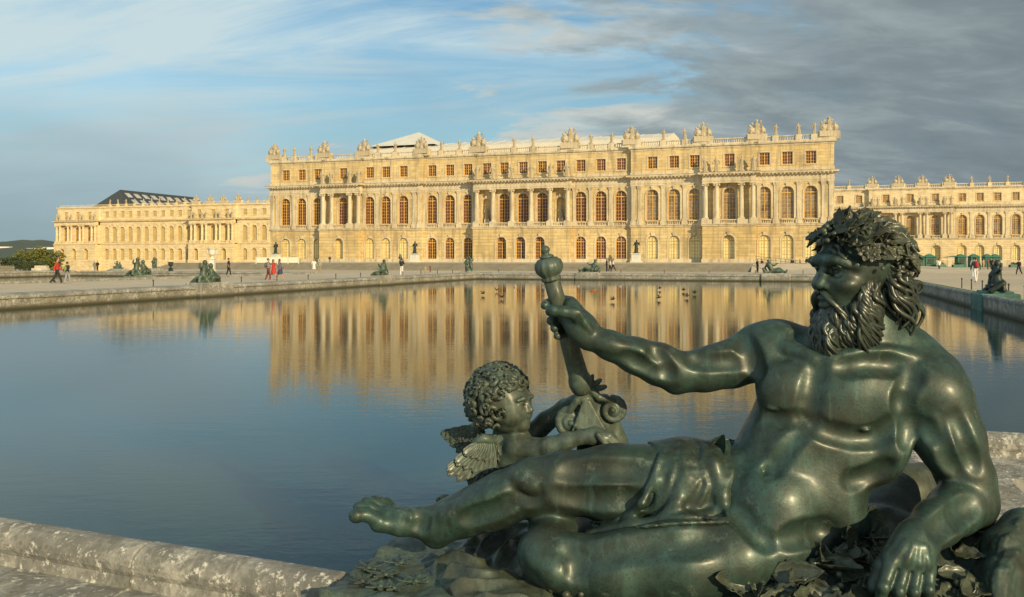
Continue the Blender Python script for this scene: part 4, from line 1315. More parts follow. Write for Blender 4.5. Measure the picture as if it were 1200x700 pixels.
groove([(1060, 476), (1070, 497), (1068, 520)], 7, 3.0, .03)
groove([(1000, 566), (1022, 562), (1042, 550)], 7, 1.6, .03); groove([(864, 600), (886, 622), (906, 638)], 7, 3.0, .03)
groove([(925, 634), (948, 628), (972, 624)], 8, 3.0, .035)
ridge([(975, 423), (1005, 416), (1040, 414), (1072, 421)], 7, 3.0, .025); ridge([(955, 422), (935, 413), (918, 408)], 6, 2.4, .025); groove([(985, 431), (1020, 425), (1055, 428)], 7, 2.4, .03)
groove([(1072, 432), (1066, 455), (1060, 474)], 7, 2.4, .03)                    # shoulder against breast
groove([(1110, 492), (1106, 515), (1112, 540), (1126, 556)], 7, 2.6, .03); groove([(1084, 500), (1096, 515)], 6, 2.0, .03); groove([(1124, 490), (1136, 520), (1146, 548)], 6, 1.8, .03)
groove([(1148, 590), (1126, 605), (1102, 622)], 8, 1.6, .04)
for (xa, ya, xb, yb) in ((1064, 634, 1047, 658), (1070, 637, 1061, 662), (1077, 639, 1076, 664), (1083, 640, 1087, 666)): ridge([(xa, ya), (xb, yb)], 3.4, 1.5, .012)
for (xa, ya, xb, yb, xc, yc) in ((1052, 668, 1045, 690, 1041, 712), (1067.5, 671, 1062, 694, 1060, 714), (1081.5, 673, 1078.5, 693, 1077, 712)):
    L = [(xa, ya, 3.352), (xb, yb, 3.322), (xc, yc, 3.325)]
    f.chain([(B(x, y, D), rp(2.1, D)) for x, y, D in L], .010, 'sub')
ridge([(702, 401), (728, 408), (752, 414)], 7, 2.4, .025); groove([(735, 421), (758, 433), (778, 440)], 6, 2.2, .025); groove([(770, 410), (780, 424), (784, 440)], 6, 2.4, .025); groove([(815, 419), (845, 424), (872, 424)], 7, 2.2, .03); groove([(868, 392), (878, 412), (884, 438)], 7, 2.6, .03)
for (xa, ya, xb, yb) in ((689, 383, 678, 366), (693, 389, 684, 378)): ridge([(xa, ya), (xb, yb)], 3, 1.4, .012)
groove([(600, 566), (608, 577), (622, 584)], 8, 1.6, .04); ridge([(606, 560), (618, 563), (628, 568)], 9, 2.8, .03)
ridge([(600, 572), (560, 588), (522, 605)], 8, 2.4, .03); groove([(604, 590), (575, 603), (545, 612)], 7, 2.0, .03)
groove([(655, 583), (700, 590), (745, 588)], 9, 2.6, .04); groove([(660, 552), (700, 548), (745, 550)], 9, 1.8, .04)
groove([(664, 640), (676, 655), (674, 676)], 8, 2.8, .035); ridge([(628, 652), (642, 662), (652, 674)], 11, 3.0, .03); groove([(690, 650), (760, 638), (830, 630)], 10, 2.6, .045)
groove([(488, 596), (494, 608), (490, 622)], 6, 2.0, .025)
for (xa, ya, xb, yb) in ((482, 603, 452, 596), (480, 607, 446, 601)): ridge([(xa, ya), (xb, yb)], 3.2, 1.4, .012)
D = depth(897, 552); E(897, 552, D, (3.6, 5.5, 5), tor, .018, 'sub')
for (x, y) in ((1013, 503), (905, 478)):
    D = depth(x, y)
    if D: E(x, y, D+.002, (7, 7, 3), None, .012); E(x, y, D-.006, (2.8, 2.8, 3), None, .006)

# head, in its own frame: forward, towards the viewer's side, up
Hc = B(1000, 325, 3.94); hs = 3.94/1000
fw = np.array((-.945, -.327, 0.0)); fw /= np.linalg.norm(fw); sd_ = np.array((-fw[1]*-1, 0, 0))
up = np.array((0, 0, 1.0)); sd_ = np.cross(up, fw)
HM = np.stack([fw, sd_, up], 1)
def HP(a, b, c): return Hc+(fw*a+sd_*b+up*c)*hs
def HE(c, r, k=.015, op='add', rot=None): f.ell(HP(*c), np.array(r)*hs, HM if rot is None else HM @ rot, k, op)
def HC(pts, k=.012, op='add'): f.chain([(HP(*p[:3]), p[3]*hs) for p in pts], k, op)
HE((-11, 0, 19), (49, 41, 43), .03)
HE((14, 0, -4), (31, 31, 44), .04)
HE((14, 0, -40), (25, 25, 22), .03)
HC([(34, -21, 19, 7), (38.5, -9, 20, 8), (38.5, 9, 20, 8), (34, 21, 19, 7.5), (22, 31, 14, 6)], .018)
HE((26, 21, -8), (14, 12, 9), .03); HE((26, -21, -8), (14, 12, 9), .03)
HC([(36, 0, 14, 6), (43, 0, 3, 5.6), (47.5, 0, -7, 6.2)], .012)
HE((49, 0, -8.5), (6.5, 6.2, 5.5), .008)
for q in (-1, 1):
    HE((42.5, q*6.5, -10), (6, 4.2, 4.6), .007)
    HE((39.5, q*15.5, 7.5), (10.5, 11, 7.6), .010, 'sub')
    HE((28.6, q*15.5, 7.5), (8.0, 8.4, 7.2), .003)
    HC([(34, q*7.5, 7.5, 1.9), (37.8, q*13, 11.6, 2.5), (35.5, q*20, 11, 2.5), (28.5, q*25.5, 6.5, 2.1)], .004)
    HC([(34, q*7.5, 6.5, 1.7), (36.4, q*14, 2.6, 2.1), (33.5, q*20, 2.8, 2.1), (28.5, q*25.5, 5.5, 1.8)], .004)
    HE((36.4, q*15.5, 7.3), (1.6, 2.6, 2.6), .003, 'sub')
    HC([(41, q*5, 15, 3.5), (45, q*11, 18.5, 4.4), (42.5, q*20, 20, 4.4), (32, q*29, 14, 3.4)], .008)
    HE((44, q*4, -13.2), (3.2, 2.2, 2.0), .003, 'sub')
HC([(42, -7, -24.5, 3.6), (45, 0, -23.5, 4.2), (42, 7, -24.5, 3.6)], .006)
HC([(40, -6, -31, 4), (43, 0, -31.5, 5), (40, 6, -31, 4)], .006)
HC([(44.5, -9, -27.6, 1.3), (46.5, 0, -27.4, 1.5), (44.5, 9, -27.6, 1.3)], .004, 'sub')
V, F = f.mesh(); V = relax(V, F, 2, .32)
BODY = mobj('man_figure', V, F, M_BRZ, STAT, smooth=True)
body_field = f

# ---- hair, beard, moustache: many wavy locks
def lock(m, pts, r0, r1, amp, waves, ph, n=18, sides=7, flat=.75, tw=None):
    """wavy lock along a polyline of control points"""
    P = np.asarray(pts, float); t = np.linspace(0, 1, n); k = len(P)-1
    def bez(tt):
        out_ = np.zeros((len(tt), 3))
        for i in range(k+1): out_ += math.comb(k, i)*((1-tt)**(k-i)*tt**i)[:, None]*P[i]
        return out_
    Q = bez(t); T = np.gradient(Q, axis=0); T /= np.linalg.norm(T, axis=1)[:, None]+1e-9
    ref = np.array((0.25, -1, .15)); s1 = np.cross(T, ref); s1 /= np.linalg.norm(s1, axis=1)[:, None]+1e-9
    s2 = np.cross(T, s1)
    env = np.minimum(1, t*3)
    phs = (Q[0, 2]*46+Q[0, 0]*17)+ph*.22
    ww = phs+t*waves*2*math.pi
    Q = Q+s1*(amp*env*np.sin(ww))[:, None]+s2*(amp*.35*env*np.cos(ww))[:, None]
    rad = r0*(np.minimum(1, .55+t*2.2))*(1-t)**.55+r1*t
    m.tube(Q, rad, sides, flat=flat, up=(0.1, -1, .2))
r_ = np.random.default_rng(21)
m = MB()
# beard core so that nothing shows between locks
bf = Field(HP(0, 0, 0)+np.array((-.42, -.36, -.50)), HP(0, 0, 0)+np.array((.30, .34, .10)), .011)
bc = lambda pts, k=.03: bf.chain([(HP(*p[:3]), p[3]*hs) for p in pts], k)
bc([(24, 0, -40, 19), (30, 0, -62, 19), (30, 0, -84, 14), (34, 4, -97, 6)])
bc([(6, 24, -22, 9), (8, 23, -44, 13), (6, 20, -64, 10), (4, 18, -76, 5)])
bc([(6, -25, -22, 11), (10, -22, -46, 17), (12, -14, -68, 14), (14, -8, -82, 8)])
bc([(-2, 29, -8, 5), (2, 27, -22, 8)]); bc([(-2, -29, -8, 5), (2, -27, -22, 8)])
V, F = bf.mesh(); V = relax(V, F, 1, .5)
m.add(V, F)
for i in range(300):
    a = r_.uniform(-1, 1)                     # round the jaw, far side to near side
    side = a
    sx = 34-34*abs(a)**1.6; sy = 30*math.sin(a*1.45); sz = -36+38*abs(a)**2.2
    lay = r_.uniform(0, 1)
    sz2 = sz-lay*22
    L = (60-16*abs(a))*(1-.35*lay)*r_.uniform(.8, 1.15)
    fork = 1 if a > .18 else 0
    ex = sx*(.9 if not fork else .55)+(6 if not fork else -4)+r_.uniform(-4, 4); ey = sy*(.62 if not fork else .85)+r_.uniform(-4, 4)
    ez = max(-114 if not fork else -94, sz2-L)
    bul = 7+6*(1-lay)
    n0 = np.array((sx+6, sy*1.1, 0)); n0 = n0/np.linalg.norm(n0)
    p0 = np.array((sx, sy, sz2))+n0*2; p1 = p0+n0*bul+np.array((0, 0, -L*.3)); p2 = np.array((ex, ey, ez))+n0*(bul+4)+np.array((0, 0, L*.3)); p3 = np.array((ex, ey, ez))+n0*r_.uniform(0, 5)
    lock(m, [HP(*p) for p in (p0, p1, p2, p3)], r_.uniform(2.6, 4.5)*hs, 0.7*hs, r_.uniform(4.0, 6.4)*hs, r_.uniform(1.2, 1.8), r_.uniform(0, 6.28), 22, 8)
# long front strands of the two beard lobes
for i in range(90):
    q = r_.uniform(-1, 1)
    if i % 2:
        p0 = (34+r_.uniform(-3, 3), q*15+2, -34+r_.uniform(-6, 4)); p3 = (33+r_.uniform(-6, 8), q*13+4, r_.uniform(-122, -90)); c1 = (46, q*17, -55); c2 = (44, q*18, -80)
    else:
        p0 = (8+r_.uniform(-5, 8), 31, -14+r_.uniform(-14, 8)); p3 = (2+q*12, 27+r_.uniform(-4, 4), r_.uniform(-94, -64)); c1 = (10+q*10, 41, -32); c2 = (8+q*12, 39, -58)
    lock(m, [HP(*p) for p in (p0, c1, c2, p3)], r_.uniform(2.6, 4.6)*hs, 0.7*hs, r_.uniform(5.0, 8.0)*hs, r_.uniform(1.4, 2.0), r_.uniform(0, 6.28), 24, 8)
for i in range(70):       # sideburn and cheek, lying over the near lobe
    q = r_.uniform(-1, 1)
    p0 = (-2+r_.uniform(-9, 14), 30+r_.uniform(-2, 2), r_.uniform(-40, 6)); L = r_.uniform(30, 52)
    p3 = (p0[0]+r_.uniform(-8, 6), 27+r_.uniform(-6, 3), max(-92, p0[2]-L)); c1 = (p0[0]+7, 37, p0[2]-L*.3); c2 = (p3[0]+7, 37, p0[2]-L*.7)
    lock(m, [HP(*p) for p in (p0, c1, c2, p3)], r_.uniform(2.6, 4.2)*hs, 0.7*hs, r_.uniform(3.4, 5.4)*hs, r_.uniform(1.1, 1.6), r_.uniform(0, 6.28), 24, 8)
# moustache
for q in (-1, 1):
    for i in range(9):
        o_ = i*1.3
        p0 = (47-o_*.3, q*(1+.5*i), -16-.5*i); p3 = (33-o_+r_.uniform(-3, 3), q*(22+i*.6), -46-i*1.5+r_.uniform(-4, 4))
        lock(m, [HP(*p) for p in (p0, (49-o_*.4, q*(9+i*.4), -17-i), (43-o_*.8, q*(20+i*.5), -28-i), p3)], r_.uniform(3.4, 4.6)*hs, 1.0*hs, 1.2*hs, 1.2, r_.uniform(0, 6.28), 16, 7)
m.build('beard', M_BRZH, BODY, smooth=True)
# hair falling behind the ear and over the nape
m = MB()
for i in range(130):
    a = r_.uniform(0, 1)
    ph = r_.uniform(.35, 3.0)
    sx = -14-36*math.sin(ph*.5)*a; sy = 36*math.cos(ph*.55)*(1 if r_.uniform() < .8 else -1)
    p0 = np.array((sx, sy, r_.uniform(-6, 26))); ln = r_.uniform(36, 72)
    p3 = p0+np.array((-16-r_.uniform(0, 16), r_.uniform(-4, 6), -ln))
    n0 = np.array((p0[0]+8, p0[1], 0)); n0 /= np.linalg.norm(n0)+1e-6
    lock(m, [HP(*p) for p in (p0, p0+n0*12+np.array((-4, 0, -ln*.3)), p3+n0*13+np.array((2, 0, ln*.35)), p3)], r_.uniform(2.8, 4.8)*hs, 1.0*hs, r_.uniform(5, 8.5)*hs, r_.uniform(1.0, 1.6), r_.uniform(0, 6.28), 22, 8)
for i in range(22):      # tail of hair on the shoulder
    p0 = np.array((-40+r_.uniform(-6, 6), 20+r_.uniform(-9, 9), -24)); p3 = np.array((-84+r_.uniform(-8, 8), 10+r_.uniform(-8, 8), -80+r_.uniform(-6, 6)))
    lock(m, [HP(*p) for p in (p0, p0+np.array((-14, 3, -26)), p3+np.array((14, 4, 14)), p3)], r_.uniform(3, 5)*hs, 1.2*hs, 6*hs, 1.5, r_.uniform(0, 6.28), 22, 8)
for i in range(70):      # cap of hair under the wreath
    th_ = r_.uniform(-2.9, 2.9); el = r_.uniform(.15, 1.35)
    d = np.array((math.cos(th_)*math.cos(el), math.sin(th_)*math.cos(el), math.sin(el)))
    p0 = np.array((-11, 0, 19))+d*np.array((48, 40, 42)); t_ = np.array((-d[0]*.3-.6, d[1]*.2, -.7)); t_ -= d*np.dot(t_, d); t_ /= np.linalg.norm(t_)
    if p0[0] > 26 and p0[2] < 30: continue
    lock(m, [HP(*p) for p in (p0, p0+t_*10+d*5, p0+t_*20+d*4, p0+t_*28-d*3)], r_.uniform(4, 6)*hs, 1.2*hs, 2.5*hs, 1.2, r_.uniform(0, 6.28), 14, 7)
m.build('hair', M_BRZH, BODY, smooth=True)

# wreath of big leaves with berries
m = MB()
def hsurf(th_, el, lift=1.0):
    d = np.array((math.cos(th_)*math.cos(el), math.sin(th_)*math.cos(el), math.sin(el)))
    return np.array((-11, 0, 19))+d*np.array((52, 43, 45))*lift, d
def wleaf(th_, el, dirv, L, W_, lift=1.05, curl=.25, out=.25):
    p, d = hsurf(th_, el, lift)
    dv = np.array(dirv, float); dv = dv-d*np.dot(dv, d); dv /= np.linalg.norm(dv)+1e-9; dv = dv+d*out
    m.leaf(HP(*p), HM @ dv, HM @ d, L*hs, W_*hs, curl, 1.8*hs, cup=.38, lobes=3)
for i in range(84):
    th_ = r_.uniform(-2.6, 2.6)
    base = .74-.52*max(0, abs(th_)-.3)/2.3                       # the band drops towards the nape
    el = base+r_.uniform(-.22, .30)
    back = np.array((-1.0, 0.25*math.sin(th_), -.25))
    if r_.uniform() < .35: back = np.array((.3, .6*np.sign(th_), -.6))
    wleaf(th_, el, back+r_.normal(size=3)*.45, r_.uniform(17, 30), r_.uniform(13, 19), r_.uniform(1.0, 1.18), r_.uniform(-.35, .35), r_.uniform(.05, .5))
# the large leaves that make the outline
for (th_, el, dv, L, W_, lf) in ((.05, .98, (.2, .1, .7), 22, 18, 1.04), (.5, 1.02, (-.9, .2, .25), 40, 22, 1.06), (.75, .92, (-1, .1, .0), 42, 22, 1.1), (1.2, .86, (-1, .0, -.1), 40, 20, 1.08),
        (.4, .72, (-.8, .5, -.2), 36, 19, 1.14), (.9, .58, (-1, .1, -.25), 42, 21, 1.16), (1.4, .5, (-1, 0, -.35), 40, 21, 1.16), (1.7, .25, (-.9, .1, -.4), 36, 20, 1.16), (1.15, .26, (-.8, .4, -.5), 34, 17, 1.12),
        (1.9, .75, (-1, 0, -.1), 34, 18, 1.1), (.08, .72, (.55, .1, -.5), 22, 14, 1.1), (-.2, .85, (.5, -.3, .2), 26, 16, 1.08), (.0, .62, (.5, .2, -.6), 18, 13, 1.12), (-.45, .7, (.3, -.6, -.2), 26, 16, 1.08), (2.2, .45, (-.8, .1, -.2), 34, 18, 1.14), (2.4, .05, (-.6, 0, -.7), 32, 18, 1.14),
        (.25, .66, (-.6, .7, -.35), 30, 16, 1.18), (.65, .45, (-.8, .5, -.4), 34, 18, 1.16), (2.0, .1, (-.7, .2, -.6), 32, 18, 1.18), (1.5, .7, (-1, 0, -.1), 38, 20, 1.16)):
    wleaf(th_, el, dv, L*.82, W_*1.0, lf, -.15, .36)
for i in range(84):      # berry and flower clusters
    c_ = ((.12, .80), (1.75, .22), (2.1, .34), (.75, .74), (1.95, -.04), (1.3, .60), (2.3, .1))[i % 7]
    p, d = hsurf(c_[0]+r_.normal()*.20, c_[1]+r_.normal()*.18, r_.uniform(1.08, 1.30))
    m.ball(HP(*p), r_.uniform(2.4, 4.2)*hs, 8)
for i in range(15):       # five-petalled flowers
    p, d = hsurf(r_.uniform(.4, 2.2), r_.uniform(.1, .7), 1.24)
    t1 = np.cross(d, (0, 0, 1)); t1 /= np.linalg.norm(t1); t2 = np.cross(d, t1)
    for k in range(5):
        a = k*1.2566; v = t1*math.cos(a)+t2*math.sin(a)
        m.leaf(HP(*p), HM @ (v+d*.45), HM @ d, 10*hs, 8*hs, -.2, 1.2*hs)
    m.ball(HP(*(p+d*2)), 3*hs, 8)
m.build('leaf_wreath', M_BRZ2, BODY, smooth=True)
# ribbon end on the shoulder
m = MB()
m.leaf(B(1066, 392, 3.98), np.array((.8, .1, -.55)), np.array((0.3, -.6, .7)), rp(48, 4), rp(20, 4), -.1, .012)
m.tube([B(1050, 380, 4.0), B(1062, 388, 3.99), B(1072, 396, 3.98)], [.02, .03, .03], 8)
m.build('ribbon', M_BRZ2, BODY, smooth=True)

# ---- staff with fluted head and scrolled foot
def axis_lathe(m, a, b, prof, n=20, rib=0, ribamp=0.0):
    a = np.asarray(a); b = np.asarray(b); L = np.linalg.norm(b-a); d = (b-a)/L
    u = np.cross(d, (0, 1, 0)); u /= np.linalg.norm(u); w_ = np.cross(d, u)
    V = []
    for r, s_ in prof:
        for k in range(n):
            an = 2*math.pi*k/n
            rr = r*(1+ribamp*math.cos(rib*an)) if rib else r
            V.append(a+d*s_*L+rr*(math.cos(an)*u+math.sin(an)*w_))
    F = [(j*n+k, j*n+(k+1) % n, (j+1)*n+(k+1) % n, (j+1)*n+k) for j in range(len(prof)-1) for k in range(n)]
    F += [tuple(range(n))[::-1], tuple((len(prof)-1)*n+k for k in range(n))]
    m.add(V, F)
A_, Z_s = B(645.5, 325, 4.08), B(683, 458, 4.34)
px_ = .00411
m = MB()
axis_lathe(m, A_, Z_s, [(9.6*px_, 0), (9.8*px_, .25), (10.8*px_, .55), (12.0*px_, .78), (12.4*px_, .86), (13.5*px_, .87), (14.6*px_, .9), (14.8*px_, .94), (13.2*px_, .98), (11.5*px_, 1.0)], 24)
STAFF = m.build('staff', M_BRZG, STAT, smooth=True)
m = MB()
K0, K1 = B(646.5, 329, 4.08), B(638, 288, 4.06)
axis_lathe(m, K0, K1, [(10.2*px_, 0), (11*px_, .03), (11*px_, .09), (9.5*px_, .11), (12.5*px_, .18), (15.6*px_, .30), (16.2*px_, .42), (15*px_, .54), (11*px_, .63), (7*px_, .66)], 48, 12, .045)
axis_lathe(m, K0, K1, [(7*px_, .655), (8.6*px_, .68), (8.2*px_, .71), (4.2*px_, .74), (3.6*px_, .78), (5.1*px_, .84), (5.4*px_, .90), (4.2*px_, .96), (1.4*px_, 1.0)], 20)
m.build('staff_head', M_BRZG, STAFF, smooth=True)
# scrolled foot
m = MB()
ff = Field(B(640, 440, 4.35)-np.array((.02, .26, .46)), B(745, 440, 4.35)+np.array((.03, .30, .06)), .0075)
def FC(*pts, k=.012): ff.chain([(B(x, y, Y+.15), rp(r, Y)) for x, y, Y, r in pts], k)
def FE(x, y, Y, r, axes=None, k=.012): ff.ell(B(x, y, Y+.15), [rp(q, Y) for q in r], axes, k)
FC((681, 452, 4.2, 10), (687, 470, 4.22, 13), k=.03)
FE(693, 494, 4.25, (27, 32, 13), AX(-.25, -1), .03); FE(704, 522, 4.27, (30, 22, 14), AX(-.3, -1), .03)
FC((708, 470, 4.27, 9), (731, 530, 4.30, 10), k=.02)
def volute(cx, cy, Y, r, turns, sg, r0):
    pts = []
    for i in range(26):
        t = i/25; a = sg*t*turns*2*math.pi-math.pi/2; q = r*(1-.82*t)
        pts.append((cx+math.cos(a)*q, cy+math.sin(a)*q, Y-.02*t, r0*(1-.35*t)))
    FC(*pts, k=.006); FC((cx, cy, Y-.03, r0*.9), (cx, cy, Y, r0), k=.004)
volute(669, 496, 4.20, 17, 1.7, -1, 4.4); volute(718, 481, 4.20, 15, 1.7, 1, 4.0)
FC((670, 497, 4.23, 14), (671, 497, 4.26, 13)); FC((718, 482, 4.23, 11), (719, 482, 4.26, 11))
FC((684, 458, 4.18, 4.5), (676, 470, 4.17, 4.2), (668, 481, 4.185, 4.2), k=.006); FC((690, 455, 4.18, 5), (702, 466, 4.17, 4.5), (718, 469, 4.185, 4), k=.006)
for k in range(9):
    a = -.62+1.05*k/8
    FC((688+7*math.sin(a), 470, 4.165, 1.4), (690+34*math.sin(a+.12), 470+36*math.cos(a), 4.150, 2.0), (692+58*math.sin(a+.16), 468+60*math.cos(a), 4.165, 1.3), k=.006)
for (x, y, a) in ((699, 449, -.9), (704, 455, -1.25), (692, 446, -.4)): FE(x, y, 4.20, (3.6, 9, 4.5), AX(math.sin(-a), -math.cos(a)), .008)
FC((677, 505, 4.18, 3), (690, 522, 4.18, 3), (712, 522, 4.19, 3), k=.006)
V, F = ff.mesh(); V = relax(V, F, 1, .4); m.add(V, F)
m.build('staff_foot', M_BRZG, STAFF, smooth=True)

# ---- winged child
cf = Field(B(560, 420, 4.55)-np.array((.22, .42, .80)), B(735, 420, 4.55)+np.array((.10, .40, .10)), .0078)
def CC(*pts, k=.02, op='add'): cf.chain([(B(x, y, Y), rp(r, Y)) for x, y, Y, r in pts], k, op)
def CE(x, y, Y, r, axes=None, k=.02, op='add'): cf.ell(B(x, y, Y), [rp(q, Y) for q in r], axes, k, op)
kc = B(590, 473, 4.47); ks = 4.47/1000
kf = np.array((.86, -.50, .06)); kf /= np.linalg.norm(kf); kl = np.cross((0, 0, 1.0), kf); kl /= np.linalg.norm(kl); ku = np.cross(kf, kl)
KM = np.stack([kf, kl, ku], 1)
def KP(a, b, c): return kc+(kf*a+kl*b+ku*c)*ks
def KE(c, r, k=.012, op='add'): cf.ell(KP(*c), np.array(r)*ks, KM, k, op)
def KC(pts, k=.01, op='add'): cf.chain([(KP(*p[:3]), p[3]*ks) for p in pts], k, op)
KE((-7, 0, 7), (36, 33, 36)); KE((13, 0, -6), (21, 25, 24), .03)
for q in (-1, 1):
    KE((18, q*13, -13), (11, 9.5, 9.5), .02)
    KE((31, q*10.5, .5), (5.5, 6.5, 4.2), .014, 'sub'); KE((25.8, q*10.5, -.3), (5.4, 5.6, 5.0), .003)
    KC([(31.5, q*4.5, 0, 1.0), (31.6, q*10, 3.0, 1.3), (28, q*16, .3, 1.0)], .003); KC([(31, q*5, -1.5, .9), (30.6, q*10.5, -3.4, 1.1), (28, q*15.5, -1, .9)], .003)
    KC([(32, q*4, 6.5, 2), (33, q*10, 8, 2.2), (29, q*17, 6, 2)], .012)
    KE((33.5, q*3.3, -8.2), (2.8, 2.3, 2.4), .004)
KC([(31, 0, 5, 2.6), (34, 0, -2, 2.8), (36.5, 0, -7, 3.5)], .008)
KC([(29, -6, -14.6, 1.6), (33.5, -1.8, -13.6, 2.4), (33.5, 1.8, -13.6, 2.4), (29, 6, -14.6, 1.6)], .004); KC([(29, -4.5, -17.6, 1.8), (32.5, 0, -18, 2.6), (29, 4.5, -17.6, 1.8)], .004)
KE((24, 0, -25), (9, 9.5, 7.5), .02); KE((8, 0, -26), (17, 17, 8), .02)
CC((596, 492, 4.50, 16), (598, 512, 4.52, 22), k=.03)              # neck
CE(603, 535, 4.54, (30, 36, 30), None, .04); CE(620, 560, 4.54, (36, 30, 32), None, .05)
CE(608, 524, 4.42, (17, 16, 16), None, .03)                        # shoulder
CC((608, 524, 4.42, 15.5), (628, 527, 4.36, 12.5), (644, 523, 4.31, 10.5), (664, 517, 4.29, 9.8), (682, 512, 4.27, 8.4), k=.025)
CC((682, 512, 4.27, 8.6), (693, 511.5, 4.26, 9.5), (701, 511, 4.25, 8.4), k=.015)   # hand on the knee
for (x1, y1, x2, y2, Y, r) in ((713, 506, 722, 514, 4.25, 3.1), (714, 510, 724, 519, 4.23, 3.2), (711, 514, 720, 522, 4.22, 3.1), (706, 517, 713, 524, 4.21, 2.9)):
    CC((701, 510, Y, r*1.25), (x1, y1, Y, r*1.1), (x2, y2, Y, r*.85), k=.005)
CC((690, 505, 4.27, 3.6), (698, 502.5, 4.28, 3.2), (706, 505, 4.28, 2.8), k=.006)
CC((622, 512, 4.62, 14), (640, 494, 4.60, 11), (662, 478, 4.56, 9.5), (674, 470, 4.48, 8), k=.025)    # far arm to the staff
V, F = cf.mesh(); V = relax(V, F, 1, .45)
CH = mobj('child_figure', V, F, M_BRZG, STAT, smooth=True)
m = MB(); rr = np.random.default_rng(5)
hcap = Field(B(580, 465, 4.52)-.30, B(580, 465, 4.52)+.30, .011)
hcap.ell(B(582, 467, 4.52), [.136, .148, .148], None, .01); hcap.ell(KP(34, 0, -10), np.array((32, 34, 29))*ks, KM, .02, 'sub')
V, F = hcap.mesh(); m.add(relax(V, F, 1, .4), F)
for i in range(190):
    th_ = rr.uniform(0, 6.28); el = rr.uniform(-.75, 1.5)
    d = np.array((math.cos(th_)*math.cos(el), math.sin(th_)*math.cos(el), math.sin(el)))
    c_ = B(584, 468, 4.50)+d*np.array((.150, .160, .162))
    lc = KM.T @ (c_-kc)/ks
    if abs(lc[1]) > 25 and lc[0] < 15 and lc[2] > -16: pass
    elif lc[0] > 6 and lc[2] < 20-max(0, 14-lc[0]) and lc[2] > -60: continue
    t1 = np.cross(d, rr.normal(size=3)); t1 /= np.linalg.norm(t1); t2 = np.cross(d, t1)
    R0 = rr.uniform(.024, .044); sp_ = []
    for k in range(17):
        t = k/16; a = t*rr.choice((5.6, 7.2)); q = R0*(1-.75*t)
        sp_.append(c_+d*(.006+.030*t)+t1*math.cos(a)*q+t2*math.sin(a)*q)
    m.tube(sp_, [.0155*(1-.6*k/16)*(.5 if k == 0 else 1) for k in range(17)], 7, up=d)
m.build('curly_hair', M_BRZG, CH, smooth=True)
def wing_mesh(root, tip, wdir, n, L0, W0):
    m = MB(); root = np.asarray(root); tip = np.asarray(tip); w0 = np.asarray(wdir, float)
    for row in range(3):
        for k in range(n):
            t = k/(n-1)
            p = root+(tip-root)*t*(.55+.1*row)+w0*.02*row
            a = (tip-root)/np.linalg.norm(tip-root); d = a*(.35+.75*t)+w0*(1-.55*t)
            m.leaf(p+np.array((0, -.010*(2-row), 0)), d, (0.1, -1, .25), L0*(.50+.62*row/2)*(1-.1*t)*(.94+.12*(k % 2))+.02, W0*(.8+.2*row/2), .08, .008, cup=.22, rnd=True)
    m.tube([root, root+(tip-root)*.35+np.array((0, -.01, .02)), tip*.75+root*.25], [.03, .026, .012], 8)
    return m
wing_mesh(B(576, 516, 4.40), B(546, 522, 4.36), (.22, 0, -1), 9, .165, .05).build('wing', M_BRZG, CH, smooth=True)
wing_mesh(B(568, 504, 4.58), B(544, 499, 4.62), (-.35, 0, -.7), 8, .125, .05).build('wing', M_BRZG, CH, smooth=True)
m = MB()
for i in range(40):      # downy feathers at the near wing's root and back
    m.leaf(B(rr.uniform(562, 590), rr.uniform(508, 548), 4.42), (rr.uniform(-.5, .1), -.15, -1), (-.2, -1, .2), .055, .035, .1, .007)
m.build('down_feathers', M_BRZG, CH, smooth=True)
m = MB(); m.ball(B(520, 585, 4.5), (.035, .04, .024), 10); m.ball(B(514, 586, 4.48), (.016, .018, .016), 8)
m.tube([B(522, 585, 4.5), B(545, 592, 4.55), B(590, 585, 4.62)], [.026, .04, .06], 10)
m.build('child_foot', M_BRZG, CH, smooth=True)

# ---- drapery over the lap: cloth lies a centimetre or two over the body
dm = Field((-0.55, 3.2, 0.15), (1.30, 4.70, 1.10), .0092)
reg = Field((-0.55, 3.2, 0.15), (1.30, 4.70, 1.10), .0092)
reg.d[:] = 1
def RG(*pts): reg.chain([(B(x, y, Y), rp(r, Y)) for x, y, Y, r in pts], .03)
RG((785, 520, 4.05, 26), (795, 560, 3.95, 36), (800, 600, 3.88, 40))
RG((835, 520, 4.05, 22), (838, 560, 3.90, 26), (842, 600, 3.84, 20)); RG((815, 600, 3.86, 26), (740, 618, 3.90, 20), (700, 625, 4.0, 16))
ix = [np.clip(np.rint((dm.ax[i]-f.lo[i])/f.h).astype(int), 0, f.n[i]-1) for i in range(3)]
bd = f.d[np.ix_(*ix)]
dm.d = np.maximum(bd-.014, reg.d)
def DC(*pts, k=.013): dm.chain([(B(x, y, Y), rp(r*.8, Y)) for x, y, Y, r in pts], k)
